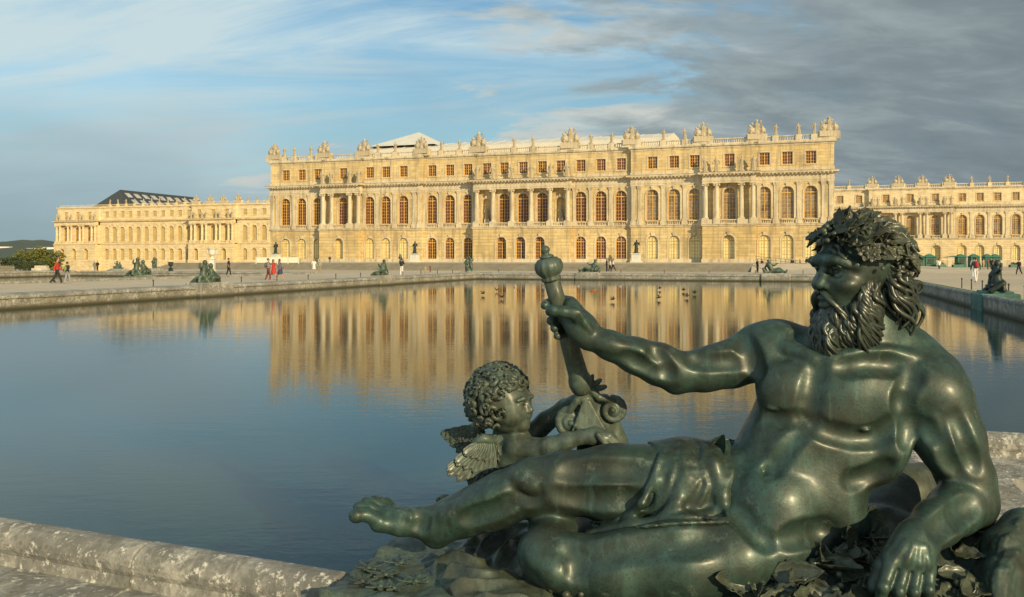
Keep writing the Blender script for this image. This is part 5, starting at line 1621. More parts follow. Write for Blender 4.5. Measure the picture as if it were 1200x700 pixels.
# broad folds sweeping from the curled end down between the thighs, then their crisp hems
DC((842, 518, 4.02, 8), (836, 545, 3.86, 11), (846, 582, 3.80, 10), (852, 606, 3.78, 7), k=.03)
DC((808, 532, 3.95, 6), (806, 560, 3.84, 8), (792, 590, 3.80, 9), (776, 606, 3.80, 7), k=.03)
DC((775, 535, 3.98, 4), (768, 562, 3.85, 5), (752, 590, 3.82, 5), (736, 607, 3.86, 5), k=.03)
DC((850, 608, 3.78, 8), (800, 612, 3.77, 10), (740, 617, 3.83, 9), (690, 626, 3.95, 7), k=.03)
for L in ([(856, 517), (841, 514), (828, 521), (833, 545), (846, 580), (854, 608)], [(826, 524), (822, 548), (829, 570), (818, 592), (790, 606)], [(829, 566), (823, 585), (812, 600)],
          [(820, 560), (802, 585), (784, 604)], [(853, 609), (822, 607), (786, 606)], [(800, 532), (802, 556), (786, 584), (768, 604)], [(774, 533), (765, 560), (748, 590), (730, 607)],
          [(853, 612), (800, 613), (745, 618)], [(846, 540), (850, 570), (851, 590)], [(790, 545), (782, 575), (764, 600)]):
    q = []
    for x, y, D in surf_line(L, 5):
        D2 = D-.014; q.append((B(x, y, D2+rp(.6, D2)), rp(2.6, D2)))
    if len(q) > 1: dm.chain(q, .012)
V, F = dm.mesh(); V = relax(V, F, 2, .5)
DR = mobj('lap_cloth', V, F, M_BRZ, STAT, smooth=True)
m = MB()      # the curled corner of cloth beside the belly
m.leaf(B(836, 540, 3.96), (.45, -.1, .9), (-.5, -.8, .1), .155, .085, .35, .012, cup=.6)
m.leaf(B(842, 530, 4.0), (.75, 0, .6), (-.3, -.9, .5), .10, .07, -.2, .012, cup=.6)
m.build('cloth_corner', M_BRZ, DR, smooth=True)

# ---- plinth: modelled rock and ground
def plinth_z(u, v):
    s = .25
    s += .020*math.sin(u*5.1+v*3.0)*math.sin(v*6.3)+.010*math.sin(u*17+1.3*v)*math.sin(v*21)
    s += .16*math.exp(-(((u-.10)/.75)**2+((v-3.98)/.32)**2))+.20*math.exp(-(((u-.62)/.45)**2+((v-4.35)/.4)**2))
    s += .14*math.exp(-(((u+.95)/.45)**2+((v-4.45)/.3)**2))
    return s
nu, nv = 150, 70
u0, u1, v0, v1 = -2.03, 1.22, 3.36, 5.15
V = []
for j in range(nv):
    for i in range(nu):
        u = u0+(u1-u0)*i/(nu-1); v = v0+(v1-v0)*j/(nv-1)
        V.append(UV(u, v, plinth_z(u, v)+.002*rng.normal()+.010*math.sin(u*31+2*math.sin(v*17))*math.sin(v*27+1.5*math.sin(u*13))))
F = [(j*nu+i, j*nu+i+1, (j+1)*nu+i+1, (j+1)*nu+i) for j in range(nv-1) for i in range(nu-1)]
rim = [i for i in range(nu)]+[j*nu+nu-1 for j in range(1, nv)]+[(nv-1)*nu+i for i in range(nu-2, -1, -1)]+[j*nu for j in range(nv-2, 0, -1)]
base = len(V)
for q in rim: V.append(np.array((V[q][0], V[q][1], .172)))
F += [(rim[k], base+k, base+(k+1) % len(rim), rim[(k+1) % len(rim)]) for k in range(len(rim))]
PL = mobj('plinth', V, F, M_BRZG, STAT, smooth=True)
def PZ(u, v, dz=0): return UV(u, v, plinth_z(u, v)+dz)
# carved lower edge
m = MB(); m.tube([UV(u0-.01, v1, .205), UV(u0-.01, v0-.01, .205), UV(u1, v0-.01, .205)], .022, 8); m.build('plinth_moulding', M_BRZG, STAT)

def px_on(x, y, z=.30):
    """point of the plinth top that lies in view direction x, y"""
    for _ in range(6):
        Y = (CAMH-z)*1000/(y-303); X = (x-600)*Y/1000
        u = CT*X-ST*Y; v = ST*X+CT*Y; z = plinth_z(min(max(u, u0), u1), min(max(v, v0), v1))
    return np.array((X, Y, z))
# cloth spread on the plinth behind the foot and under the knee
m = MB(); rr = np.random.default_rng(9)
def cloth(A, Bq, Cq, D, name, nf, amp, seed, na=70, nb=50, lift=.03):
    r = np.random.default_rng(seed); ph = r.uniform(0, 6.28, 8); V = []
    for i in range(na):
        a = i/(na-1)
        for j in range(nb):
            b = j/(nb-1)
            e = min(1, 6*min(a, 1-a, b, 1-b)+.001)
            wob = .12*math.sin(b*7+ph[0])*e; aa = min(1, max(0, a+.05*math.sin(b*9+ph[1])))
            x = (A[0]*(1-aa)+Bq[0]*aa)*(1-b)+(D[0]*(1-aa)+Cq[0]*aa)*b; y = (A[1]*(1-aa)+Bq[1]*aa)*(1-b)+(D[1]*(1-aa)+Cq[1]*aa)*b
            t = b+.16*math.sin(a*3.1+ph[2])+.05*math.sin(a*8+b*5+ph[3])+.10*a*b
            w1 = (1-abs(math.sin(t*nf*math.pi)))**1.25; w2 = .5+.5*math.sin(t*nf*2.3*math.pi+a*5+ph[4])
            h = lift*(e**.5)+amp*(w1*.8+w2*.25)*(.35+.65*math.sin(min(1, a*1.3+.1)*math.pi)**.6)*e**.7-.012*(1-e)
            V.append(px_on(x, y)+np.array((0, 0, h)))
    F = [(i*nb+j, i*nb+j+1, (i+1)*nb+j+1, (i+1)*nb+j) for i in range(na-1) for j in range(nb-1)]
    mobj(name, V, F, M_BRZ2, STAT, smooth=True)
cloth((505, 640), (700, 598), (770, 640), (640, 712), 'ground_cloth', 5.2, .075, 3, 90, 90)
cloth((492, 668), (560, 634), (660, 706), (560, 722), 'ground_cloth', 4.3, .06, 8, 70, 80)
# weeds and leaves modelled on the ground
m = MB()
def gleaf(x, y, dz, d, nr, L, W_, **k): m.leaf(px_on(x, y)+np.array((0, 0, dz)), d, nr, L, W_, **k)
for (x, y) in ((432, 668), (452, 676), (470, 662), (488, 684), (446, 690), (462, 692), (425, 684)):
    m = MB(); a0 = rr.uniform(0, 6.28)
    for k in range(6):
        a = a0+k*1.05
        gleaf(x, y, .006, (math.cos(a), math.sin(a), .12), (0, 0, 1), rr.uniform(.05, .10), rr.uniform(.02, .035), curl=.12, th=.008)
    p = px_on(x, y)+np.array((0, 0, .006)); m.ball(p, .016, 8)
    m.build('carved_weed', M_BRZG, STAT, smooth=True)
m = MB()
spots = [(880+rr.uniform(0, 170), 640+rr.uniform(0, 65)) for _ in range(90)]+[(1095+rr.uniform(0, 60), 640+rr.uniform(0, 65)) for _ in range(30)]
for (x, y) in spots:
    if y < 690-(x-860)*.33 and x < 1030: y = 690-(x-860)*.33+rr.uniform(0, 40)
    a = rr.uniform(0, 6.28)
    gleaf(x, y, rr.uniform(.0, .035), (math.cos(a), math.sin(a)*.6-.2, rr.uniform(-.05, .25)), (rr.normal()*.25, -.6, .8), rr.uniform(.11, .21), rr.uniform(.07, .115), curl=rr.uniform(-.2, .2), th=.009, cup=.35, lobes=3)
for (x, y, d, L, W_) in ((1016, 655, (.1, -.1, 1), .15, .085), (1000, 662, (-.4, -.2, .9), .13, .07), (905, 678, (.9, -.3, .15), .22, .11), (955, 690, (.8, -.5, .2), .24, .12), (1010, 690, (-.9, -.3, .2), .2, .11), (870, 690, (-.8, -.4, .2), .18, .1)):
    gleaf(x, y, .04, d, (.1, -.8, .55), L, W_, curl=.15, th=.01, cup=.3, lobes=5)
for i in range(46):
    c_ = ((945, 668), (985, 676), (1110, 672), (655, 697), (668, 701))[i % 5]
    p = px_on(c_[0]+rr.normal()*8, c_[1]+rr.normal()*6)
    m.ball(p+np.array((0, 0, rr.uniform(.02, .06))), rr.uniform(.014, .022), 8)
m.build('ground_leaves', M_BRZ2, STAT, smooth=True)
# rock behind the hip and elbow
rf = Field(UV(.2, 4.4, .1)+np.array((-.45, -.75, 0)), UV(.2, 4.4, .1)+np.array((2.3, .6, .75)), .014)
def RC(*pts, k=.05): rf.chain([(B(x, y, Y), rp(r, Y)) for x, y, Y, r in pts], k)
RC((1030, 610, 4.15, 34), (1062, 575, 4.25, 30), (1080, 560, 4.3, 18))
RC((985, 650, 3.95, 34), (1040, 630, 3.95, 34), (1090, 640, 3.9, 30), (1150, 640, 3.85, 22))
RC((1120, 630, 3.95, 22), (1170, 640, 4.0, 26), (1230, 640, 3.95, 34))
for i in range(26):
    x, y = rr.uniform(980, 1190), rr.uniform(600, 660)
    if y < 575+abs(x-1070)*.25: continue
    RC((x, y, rr.uniform(3.8, 4.1), rr.uniform(6, 14)), (x+rr.normal()*14, y+rr.normal()*9, rr.uniform(3.8, 4.1), rr.uniform(5, 10)), k=.02)
V, F = rf.mesh(); V = relax(V, F, 1, .5)
mobj('rock', V, F, M_BRZ2, STAT, smooth=True)
# water spilling from the overturned jar at the right
wf = Field(B(1150, 640, 3.6)-np.array((.14, .40, .40)), B(1150, 640, 3.6)+np.array((.62, .42, .28)), .0078)
def WC(*pts, k=.03): wf.chain([(B(x, y, Y), rp(r, Y)) for x, y, Y, r in pts], k)
def wpath(u_, sx=0, sy=0):
    if u_ < 1: return [(1215+sx*.3, 606+sy, 3.78), (1190+sx*.6, 612+sy, 3.68), (1168+sx, 632+sy, 3.60), (1162+sx, 662+sy, 3.56)]
    return [(1200+sx*.4, 640+sy, 3.66), (1172+sx*.7, 646+sy, 3.56), (1154+sx, 668+sy, 3.48), (1152+sx, 712+sy, 3.43), (1156+sx, 740, 3.43)]
for u_, sp_, r in ((0, (0, 14, 28), 15), (1, (0, 15, 30, 44), 14)):
    for q in sp_: WC(*[(x, y+.022*(q-sp_[-1]/2)**2, Y+.03+.00012*(q-sp_[-1]/2)**2, r) for x, y, Y in wpath(u_, q, q*.1)])
for i in range(170):
    u_ = i % 3 > 0; q = rr.uniform(-12, 40 if not u_ else 54); md = 22 if u_ else 14; dq = .022*(q-md)**2; dY = .00012*(q-md)**2; P = wpath(1 if u_ else 0, q, q*.1+dq+rr.uniform(-3, 3)); ph = rr.uniform(0, 6)
    pts = []
    for a_ in range(len(P)-1):
        for b_ in range(5):
            t = b_/5; x, y, Y = [P[a_][c_]*(1-t)+P[a_+1][c_]*t for c_ in range(3)]
            pts.append((x+2.2*math.sin((a_+t)*3+ph), y+1.5*math.cos((a_+t)*2.5+ph), Y-.034+dY+rr.uniform(-.005, .004), rr.uniform(1.4, 3.0)))
    WC(*pts, k=.004)
V, F = wf.mesh(); V = relax(V, F, 1, .4)
mobj('pouring_water', V, F, M_BRZS, STAT, smooth=True)

# stone pier under the bronze
m = MB(); m.bbox(-2.09, 1.30, 3.30, 5.24, -.8, .170, .02)
V, F, _ = m.arrays(); V = np.array([UV(*p) for p in V])
tag(mobj('stone_pier', V, F, M_COPE), 'stone block in the pool corner carrying the large bronze statue', 'stone block')
# ------------------------------------------------------------------ lesser bronzes round the pools
def small_reclining(seed, h=.045):
    f2 = Field((-1.6, -.75, -.1), (1.6, .75, 1.7), h); r = np.random.default_rng(seed)
    c = lambda *p, k=.06: f2.chain([(q[:3], q[3]) for q in p], k)
    c((.35, .05, .25, .27), (.55, .05, .62, .24), (.68, .05, .88, .25), k=.1)
    c((.68, .05, .9, .12), (.70, .02, 1.08, .09)); f2.ell((.69, 0, 1.25), (.14, .13, .17), None, .04)
    c((.3, -.1, .24, .19), (-.25, -.15, .42, .15), (-.42, -.15, .45, .11), (-.85, -.12, .16, .08), (-1.08, -.12, .1, .06))
    c((.3, .15, .2, .18), (-.3, .2, .24, .14), (-.9, .22, .12, .09))
    c((.85, .0, .86, .11), (1.05, -.05, .52, .09), (.85, -.3, .22, .07)); c((.5, .1, .86, .11), (.1, .15, .78, .08), (-.2, .1, 1.0, .06))
    for k in range(14):
        x = r.uniform(-1.0, 1.1); c((x, r.uniform(-.3, .35), .05, .12), (x+r.uniform(-.2, .2), r.uniform(-.3, .35), r.uniform(.1, .35), .08))
    f2.ell((.78, .12, 1.27), (.1, .1, .12), None, .04)
    c((1.0, .2, .1, .2), (1.2, .25, .45, .12), k=.08)
    return relax(*((lambda q: (q[0], q[1]))(f2.mesh())), 1, .3), f2.mesh()[1]
def small_group(seed, h=.045):
    f2 = Field((-1.5, -.8, -.1), (1.5, .8, 1.8), h); r = np.random.default_rng(seed)
    c = lambda *p, k=.06: f2.chain([(q[:3], q[3]) for q in p], k)
    for (x, s_, dx) in ((-.45, .95, .12), (.42, .80, -.1)):
        c((x, 0, .1, .22), (x+dx*.5, 0, .45*s_, .2), (x+dx, 0, .85*s_, .18), (x+dx*1.3, -.02, 1.08*s_, .09)); f2.ell((x+dx*1.5, -.04, 1.25*s_), (.14, .14, .17), None, .04)
        c((x, 0, .22, .14), (x-.35, -.15, .38, .11), (x-.5, -.15, .06, .08)); c((x, 0, .22, .14), (x+.3, -.25, .32, .11), (x+.45, -.2, .05, .08))
        c((x+dx+.17, 0, .86*s_, .08), (x+dx+.38, -.1, .6*s_, .065), (x+dx+.2, -.3, .5*s_, .05)); c((x+dx-.17, 0, .86*s_, .08), (x+dx-.42, -.05, .98*s_, .065), (x+dx-.45, -.1, 1.25*s_, .05))
    for k in range(16):
        x = r.uniform(-.95, .95); c((x, r.uniform(-.35, .35), .03, .12), (x+r.uniform(-.2, .2), r.uniform(-.3, .3), r.uniform(.08, .4), .07))
    V, F = f2.mesh(); return relax(V, F, 1, .3), F
def small_upright(seed, h=.045):
    f2 = Field((-.9, -.7, -.1), (.9, .7, 2.0), h); r = np.random.default_rng(seed)
    c = lambda *p, k=.06: f2.chain([(q[:3], q[3]) for q in p], k)
    for (x, s_, l) in ((-.22, 1.0, .08), (.28, .9, -.06)):
        c((x-.08, .05, .05, .09), (x-.06, -.02, .42*s_, .11), (x, 0, .75*s_, .16)); c((x+.1, 0, .05, .09), (x+.12, -.08, .42*s_, .11), (x, 0, .75*s_, .16))
        c((x, 0, .75*s_, .17), (x+l, 0, 1.15*s_, .18), (x+l, 0, 1.34*s_, .08)); f2.ell((x+l*1.2, -.03, 1.48*s_), (.12, .13, .15), None, .03)
        c((x+l+.18, 0, 1.2*s_, .07), (x+l+.36, -.1, 1.42*s_, .06), (x+l+.25, -.1, 1.68*s_, .05)); c((x+l-.18, 0, 1.2*s_, .07), (x+l-.3, -.15, .95*s_, .06), (x+l-.1, -.3, .9*s_, .05))
    c((0, .1, 0, .4), (0, .1, .3, .25), k=.1)
    V, F = f2.mesh(); return relax(V, F, 1, .3), F
M_SMALLB = bronze_mat('far_bronze', (0.06, 0.075, 0.05), (0.11, 0.17, 0.125), .5, .25, .45, .6, .5, .3, .1)
M_DARKB = bronze_mat('dark_bronze', (0.025, 0.032, 0.026), (0.04, 0.07, 0.055), .5, .35, .4, .55, .5, .3, .1)
M_VERD = plain('verdigris_stone', (0.15, 0.185, 0.15), .8, .4, 1.5)
M_TURQ = plain('turquoise_stained_stone', (0.075, 0.165, 0.14), .8, .5, 1.3)
M_BLOCK = plain('pale_block_stone', (0.50, 0.46, 0.36), .9, .25, 1.2)
SM = {}
def small_mesh(kind, seed):
    if kind not in SM:
        V, F = {'r': small_reclining, 'g': small_group, 'u': small_upright}[kind](seed)
        SM[kind] = mesh_from('figure', V, F, M_SMALLB, None, True)
    return SM[kind]
def lesser(px, edge, val, kind, s, rz, lab, block=(3.0, 1.5), bm=None, fm=None, bz=.26):
    k = (px-600)/1000
    if edge == 'u': Y = val/(CT*k-ST)
    else: Y = val/(ST*k+CT)
    x, y = k*Y, Y
    t = thing('pool_statue', lab, 'statue', (x, y, 0), TH+rz)
    m = MB(); L, W_ = block
    m.bbox(-L/2, L/2, -W_/2, W_/2, -.75, bz, .05); m.bbox(-L/2+.25, L/2-.25, -W_/2+.2, W_/2-.2, bz-.02, bz+.10, .03)
    m.build('plinth', bm or M_COPE, t, local=True)
    me = small_mesh(kind, 3)
    if fm: me = me.copy(); me.materials[0] = fm
    place(me, 'figure', t, (0, 0, bz+.08), s)
lesser(243, 'u', -32.4, 'g', .98, R(90), 'green bronze group of two seated figures on the left pool edge, before the white urn')
lesser(446, 'u', -32.4, 'r', .95, R(-90+180), 'green bronze reclining figure on the left pool edge, nearest the palace', (2.6, 1.4))
lesser(549, 'v', 85.5, 'u', 1.0, 0, 'green bronze pair of upright figures at the far left pool corner', (1.8, 1.4))
lesser(690, 'v', 85.6, 'r', .95, 0, 'green bronze reclining figure on the far pool edge, just right of the raised staff', (2.6, 1.4))
lesser(909, 'v', 85.6, 'r', .95, R(180), 'green bronze reclining figure at the far right of the pool, before a railing', (2.7, 1.5))
lesser(1166, 'u', 8.2, 'g', 1.0, R(90), 'dark bronze seated figures on a turquoise stained block, right pool edge', (2.3, 1.5), M_TURQ, M_DARKB)
lesser(164, 'u', -52.2, 'g', 1.12, R(90), 'green bronze group with raised arms on the near edge of the second pool', (2.4, 1.3), M_VERD)
lesser(181, 'u', -86.2, 'u', .95, 0, 'green bronze upright pair on the far edge of the second pool', (2.2, 1.3))
lesser(139, 'u', -86.2, 'g', .8, 0, 'small bronze group at the far edge of the second pool, left of the upright pair', (2.6, 1.4))

# bronzes on white pedestals along the palace front
FIGB = figure_mesh('figure', M_DARKB, 77, 2.35, .045)
for (px, v, lab, z) in ((323, 146.5, 'dark bronze standing figure on a white pedestal at the left corner of the palace', TZ),
                     (486, 147.5, 'dark bronze standing figure on a white pedestal between shuttered and red ground-floor windows', TZ),
                     (745.5, 147.5, 'dark bronze standing figure on a white pedestal, right half of the palace front', TZ)):
    k = (px-600)/1000; Y = v/(ST*k+CT)
    t = thing('pedestal_statue', lab, 'statue', (k*Y, Y, z), TH)
    m = MB(); m.bbox(-.95, .95, -.8, .8, -.3, .28, .03); m.bbox(-.72, .72, -.62, .62, .25, 1.45, .03); m.bbox(-.86, .86, -.74, .74, 1.45, 1.62, .03)
    m.build('pedestal', plain('white_stone', (0.62, 0.60, 0.53), .8, .1) if px == 323 else bpy.data.materials['white_stone'], t, local=True)
    place(FIGB, 'figure', t, (0, 0, 1.7), 1.0)

# urns
def urn(px, Y, zb, hp, s, mat, lab):
    t = thing('garden_urn', lab, 'urn', ((px-600)*Y/1000, Y, zb))
    m = MB(); m.bbox(-.45*s, .45*s, -.45*s, .45*s, -.2, .25*s, .02); m.bbox(-.34*s, .34*s, -.34*s, .34*s, .2*s, hp-.1*s, .02); m.bbox(-.42*s, .42*s, -.42*s, .42*s, hp-.12*s, hp, .02)
    m.build('pedestal', mat, t, local=True)
    m = MB(); m.lathe([(.34*s, 0), (.34*s, .08*s), (.12*s, .2*s), (.11*s, .32*s), (.34*s, .45*s), (.44*s, .62*s), (.40*s, .68*s), (.46*s, 1.15*s), (.62*s, 1.28*s), (.62*s, 1.34*s), (.5*s, 1.34*s), (.4*s, 1.1*s)], (0, 0, hp), 20)
    for q in (-1, 1): m.tube([(q*.42*s, 0, hp+.62*s), (q*.6*s, 0, hp+.75*s), (q*.58*s, 0, hp+1.0*s), (q*.44*s, 0, hp+1.02*s)], .045*s, 6)
    m.build('vase', mat, t, smooth=False, local=True)
urn(248.5, 112, 0, 1.75, 1.0, bpy.data.materials['white_stone'], 'tall white stone urn on a pedestal before the far left wing')
urn(200, 112, 0, .45, .62, M_DARKB, 'small dark bronze urn low on the terrace edge, left of the tall white urn')

# green booths by the right wing
M_BOOTH = plain('green_boards', (0.035, 0.135, 0.095), .6, .15, 2); M_BOOTHR = plain('green_roof_cloth', (0.045, 0.17, 0.12), .7, .15, 2); M_HEDGE = leafmat('clipped_hedge', (0.03, 0.06, 0.02), (0.06, 0.09, 0.03))
def booth(x0, x1, lab, awn=False, Y=168):
    w_ = (x1-x0)*Y/1000; xc = ((x0+x1)/2-600)*Y/1000
    t = thing('green_booth', lab, 'booth', (xc, Y, 0), TH*.5, 'green booths before the right wing')
    m = MB(); m.box(-w_/2, w_/2, -1.0, 1.0, 0, 2.05)
    for k in range(7): m.box(-w_/2+w_*k/6-.03, -w_/2+w_*k/6+.03, -1.03, -.98, .05, 2.0)
    m.build('cabin', M_BOOTH, t, local=True)
    m = MB(); e = .22
    m.add([(-w_/2-e, -1-e, 2.0), (w_/2+e, -1-e, 2.0), (w_/2+e, 1+e, 2.0), (-w_/2-e, 1+e, 2.0), (-.25, 0, 2.62), (.25, 0, 2.62)], [(0, 1, 5, 4), (1, 2, 5), (2, 3, 4, 5), (3, 0, 4), (3, 2, 1, 0)])
    m.build('roof', M_BOOTHR, t, local=True)
    m = MB(); m.box(-w_*.28, w_*.28, -1.06, -1.0, .95, 1.7); m.build('hatch', M_IRON, t, local=True)
    m = MB(); m.box(-w_*.32, w_*.32, -1.25, -1.0, .86, .93); m.build('counter', M_BOOTHR, t, local=True)
    if awn:
        m = MB(); m.add([(-w_/2-.02, -1.2, 2.15), (-w_/2-2.1, -1.2, 2.0), (-w_/2-2.1, 1, 2.0), (-w_/2-.02, 1, 2.3), (-w_/2-.02, -1.2, 2.08), (-w_/2-2.1, -1.2, 1.93), (-w_/2-2.1, 1, 1.93), (-w_/2-.02, 1, 2.23)], [(0, 3, 2, 1), (4, 5, 6, 7), (0, 1, 5, 4), (1, 2, 6, 5)])
        m.tube([(-w_/2-2.05, -1.15, 0), (-w_/2-2.05, -1.15, 2.0)], .04, 6); m.build('awning', M_BOOTHR, t, local=True)
booth(1069.5, 1081.5, 'green booth half hidden behind the wreath, leftmost of the booths')
booth(1083.5, 1094.5, 'green booth second from the left, standing close to its neighbour')
booth(1121, 1130, 'green booth with an open awning at its left side', True)
booth(1136.5, 1145.5, 'green booth standing alone behind the walker in white trousers')
booth(1153, 1160.5, 'narrow green booth behind the crowd, left of its twin')
booth(1162, 1169.5, 'narrow green booth behind the seated bronze on the right pool edge')
for (px, lab) in ((1096, 'low green hedge box right of the paired booths'), (1116, 'low green hedge box under the awning'), (1182, 'low green hedge box right of the seated bronze')):
    t = thing('planter', lab, 'planter', ((px-600)*.168, 166, 0))
    m = MB(); m.bbox(-1, 1, -.4, .4, 0, .55, .03); m.build('box', M_BOOTH, t, local=True)
    m = MB(); foliage(m, (0, 0, .75), (.95, .38, .25), 160, .10); m.build('hedge', M_HEDGE, t, local=True)

# barriers, railing, low wall
m = MB()
for k in range(5):
    x = ((300+12.5*k)-600)*.118; m.box(x-.04, x+.04, 117.97, 118.03, TZ-.1, TZ+.95)
    if k < 4:
        x2 = ((312.5+12.5*k)-600)*.118; m.box(x+.08, x2-.08, 117.98, 118.02, TZ+.12, TZ+.85)
tag(m.build('white_barrier', plain('white_board', (.66, .62, .5), .7, .05)), 'row of low white barrier panels at the left end of the terrace', 'barrier')
m = MB()
zz_ = lambda k: TZ-.06*k if k < 12 else .3
for k in range(13):
    x = (886+5.8*k-600)*.114; z = max(.12, .95-.07*k)
    m.box(x-.025, x+.025, 113.98, 114.02, z-.5, z+1.1)
x0, x1 = 286*.114, (286+5.8*12)*.114
for dz in (.4, .75, 1.08):
    m.add([(x0, 113.98, .95+dz), (x1, 113.98, .11+dz), (x1, 113.98, .15+dz), (x0, 113.98, .99+dz), (x0, 114.02, .95+dz), (x1, 114.02, .11+dz), (x1, 114.02, .15+dz), (x0, 114.02, .99+dz)], [(0, 1, 2, 3), (4, 7, 6, 5), (3, 2, 6, 7), (0, 4, 5, 1)])
tag(m.build('railing', M_IRON), 'thin dark iron railing down the right end of the terrace', 'railing')
m = MB(); m.bbox((38-600)*.14, (57-600)*.14, 139.6, 140.4, -3.4, .15, .05); m.bbox((36-600)*.14, (50-600)*.14, 141, 142, -3.4, .55, .05)
tag(m.build('low_wall', M_BLOCK), 'low pale stone wall at the foot of the trees, left of the far wing', 'wall')

# ------------------------------------------------------------------ visitors
def person_parts(pose, outfit, arms):
    """one continuous body plus clothes and hair, 1.75 m tall, facing -y"""
    h = .026; lo, hi = (-.55, -.55, -.03), (.55, .55, 1.82)
    st = {'walk': .30, 'stroll': .17, 'stand': .03, 'sit': 0}[pose]
    hip = .92; kz = .49
    L = {}
    for sg, s_ in ((-1, st), (1, -st)):
        hp = (sg*.09, 0, hip); kn = (sg*.095, -s_*.55-.02, kz); an = (sg*.095, -s_+(.08 if s_ < 0 else 0)*abs(s_)/.3, .08+(.07 if s_ < -.2 else 0)); to = (sg*.11, an[1]-.15, .03+(.0 if s_ > -.2 else .02))
        L[sg] = (hp, kn, an, to)
    A = {}
    for sg, s_ in ((-1, -st), (1, st)):
        sh = (sg*.19, 0, 1.42); el = (sg*.25, -s_*.35+.04, 1.14); wr = (sg*.24, -s_*.8-.10, .92)
        if arms == 'bent' : el = (sg*.25, .02, 1.15); wr = (sg*.12, -.24, 1.16)
        if arms == 'camera': el = (sg*.24, -.12, 1.22); wr = (sg*.07, -.26, 1.52)
        A[sg] = (sh, el, wr)
    def legs(f, ex, full=True):
        for sg in (-1, 1):
            hp, kn, an, to = L[sg]
            f.chain([(hp, .085+ex), (kn, .058+ex), (an, .042+ex)], .03)
            if full: f.chain([(an, .042), (to, .035)], .02)
    def torso(f, ex):
        f.ell((0, 0, .98), (.165+ex, .12+ex, .14), None, .05); f.ell((0, .0, 1.25), (.175+ex, .115+ex, .24), None, .06)
        f.cap((-.15, 0, 1.41), (.15, 0, 1.41), .065+ex, .065+ex, .05)
    f = Field(lo, hi, h)
    legs(f, 0); torso(f, 0)
    for sg in (-1, 1):
        sh, el, wr = A[sg]; f.chain([(sh, .055), (el, .042), (wr, .032)], .03)
        f.chain([(wr, .034), ((wr[0], wr[1]-.03, wr[2]-.08), .030)], .02)
    f.cap((0, 0, 1.42), (0, -.01, 1.55), .055, .05, .03)
    f.ell((0, -.015, 1.645), (.078, .098, .112), None, .02); f.ell((0, -.112, 1.635), (.014, .02, .022), None, .012); f.ell((0, -.07, 1.585), (.05, .045, .04), None, .02)
    out_ = {'body': f.mesh()}
    g2 = Field(lo, hi, h); torso(g2, .014)
    for sg in (-1, 1):
        sh, el, wr = A[sg]
        g2.chain([(sh, .070), (el, .056)] + ([(wr, .044)] if outfit != 'tee' and outfit != 'dress' else []), .03)
    if outfit in ('trousers', 'tee', 'long'):
        g2.d = np.maximum(g2.d, (.90-g2.ax[2])[None, None, :].astype(np.float32))
        out_['top'] = g2.mesh()
        g3 = Field(lo, hi, h); legs(g3, .016, False); g3.ell((0, 0, .95), (.175, .13, .13), None, .06); g3.d = np.maximum(g3.d, (g3.ax[2]-1.03)[None, None, :].astype(np.float32))
        out_['trousers'] = g3.mesh()
    else:
        if outfit == 'dress':
            g2.chain([((0, 0, 1.0), .17), ((0, -.02, .55), .24)], .06); g2.d = np.maximum(g2.d, (.5-g2.ax[2])[None, None, :].astype(np.float32)); out_['dress'] = g2.mesh()
        else:
            g2.d = np.maximum(g2.d, (.95-g2.ax[2])[None, None, :].astype(np.float32)); out_['top'] = g2.mesh()
            g3 = Field(lo, hi, h); g3.chain([((0, 0, .98), .17), ((0, -.02, .55), .23)], .06); g3.d = np.maximum(g3.d, np.abs(g3.ax[2]-.76)[None, None, :].astype(np.float32)-.27); out_['skirt'] = g3.mesh()
    hr = Field(lo, hi, .022); hr.ell((0, .018, 1.675), (.088, .10, .10), None, .02)
    if outfit in ('dress', 'skirt'): hr.cap((0, .06, 1.62), (0, .08, 1.45), .07, .05, .04)
    hr.ell((0, -.10, 1.62), (.075, .09, .095), None, .015, 'sub')
    out_['hair'] = hr.mesh()
    pk = Field(lo, hi, h); pk.ell((0, .19, 1.22), (.15, .11, .22), None, .03); pk.ell((0, .27, 1.14), (.11, .06, .11), None, .03)
    for sg in (-1, 1): pk.chain([((sg*.1, .12, 1.40), .022), ((sg*.11, -.02, 1.495), .022), ((sg*.12, -.125, 1.36), .022), ((sg*.14, -.10, 1.15), .02)], .01)
    out_['backpack'] = pk.mesh()
    return out_
PP = {}; PMAT = {}
def pm_(nm, col):
    key = (nm, col)
    if key not in PMAT: PMAT[key] = plain(nm+'_cloth' if nm not in ('skin', 'hair') else nm, col, .8, .12, 9)
    return PMAT[key]
SKIN = [(.42, .25, .17), (.36, .21, .14), (.20, .11, .07)]
BLK = (.018, .018, .022); WHT = (.62, .60, .56); GRY = (.16, .17, .18); RED = (.42, .035, .025); NVY = (.03, .04, .09); KHK = (.30, .25, .15); BRN = (.12, .07, .04); JEAN = (.13, .17, .24); GRN = (.05, .12, .07); BLU = (.12, .3, .42)
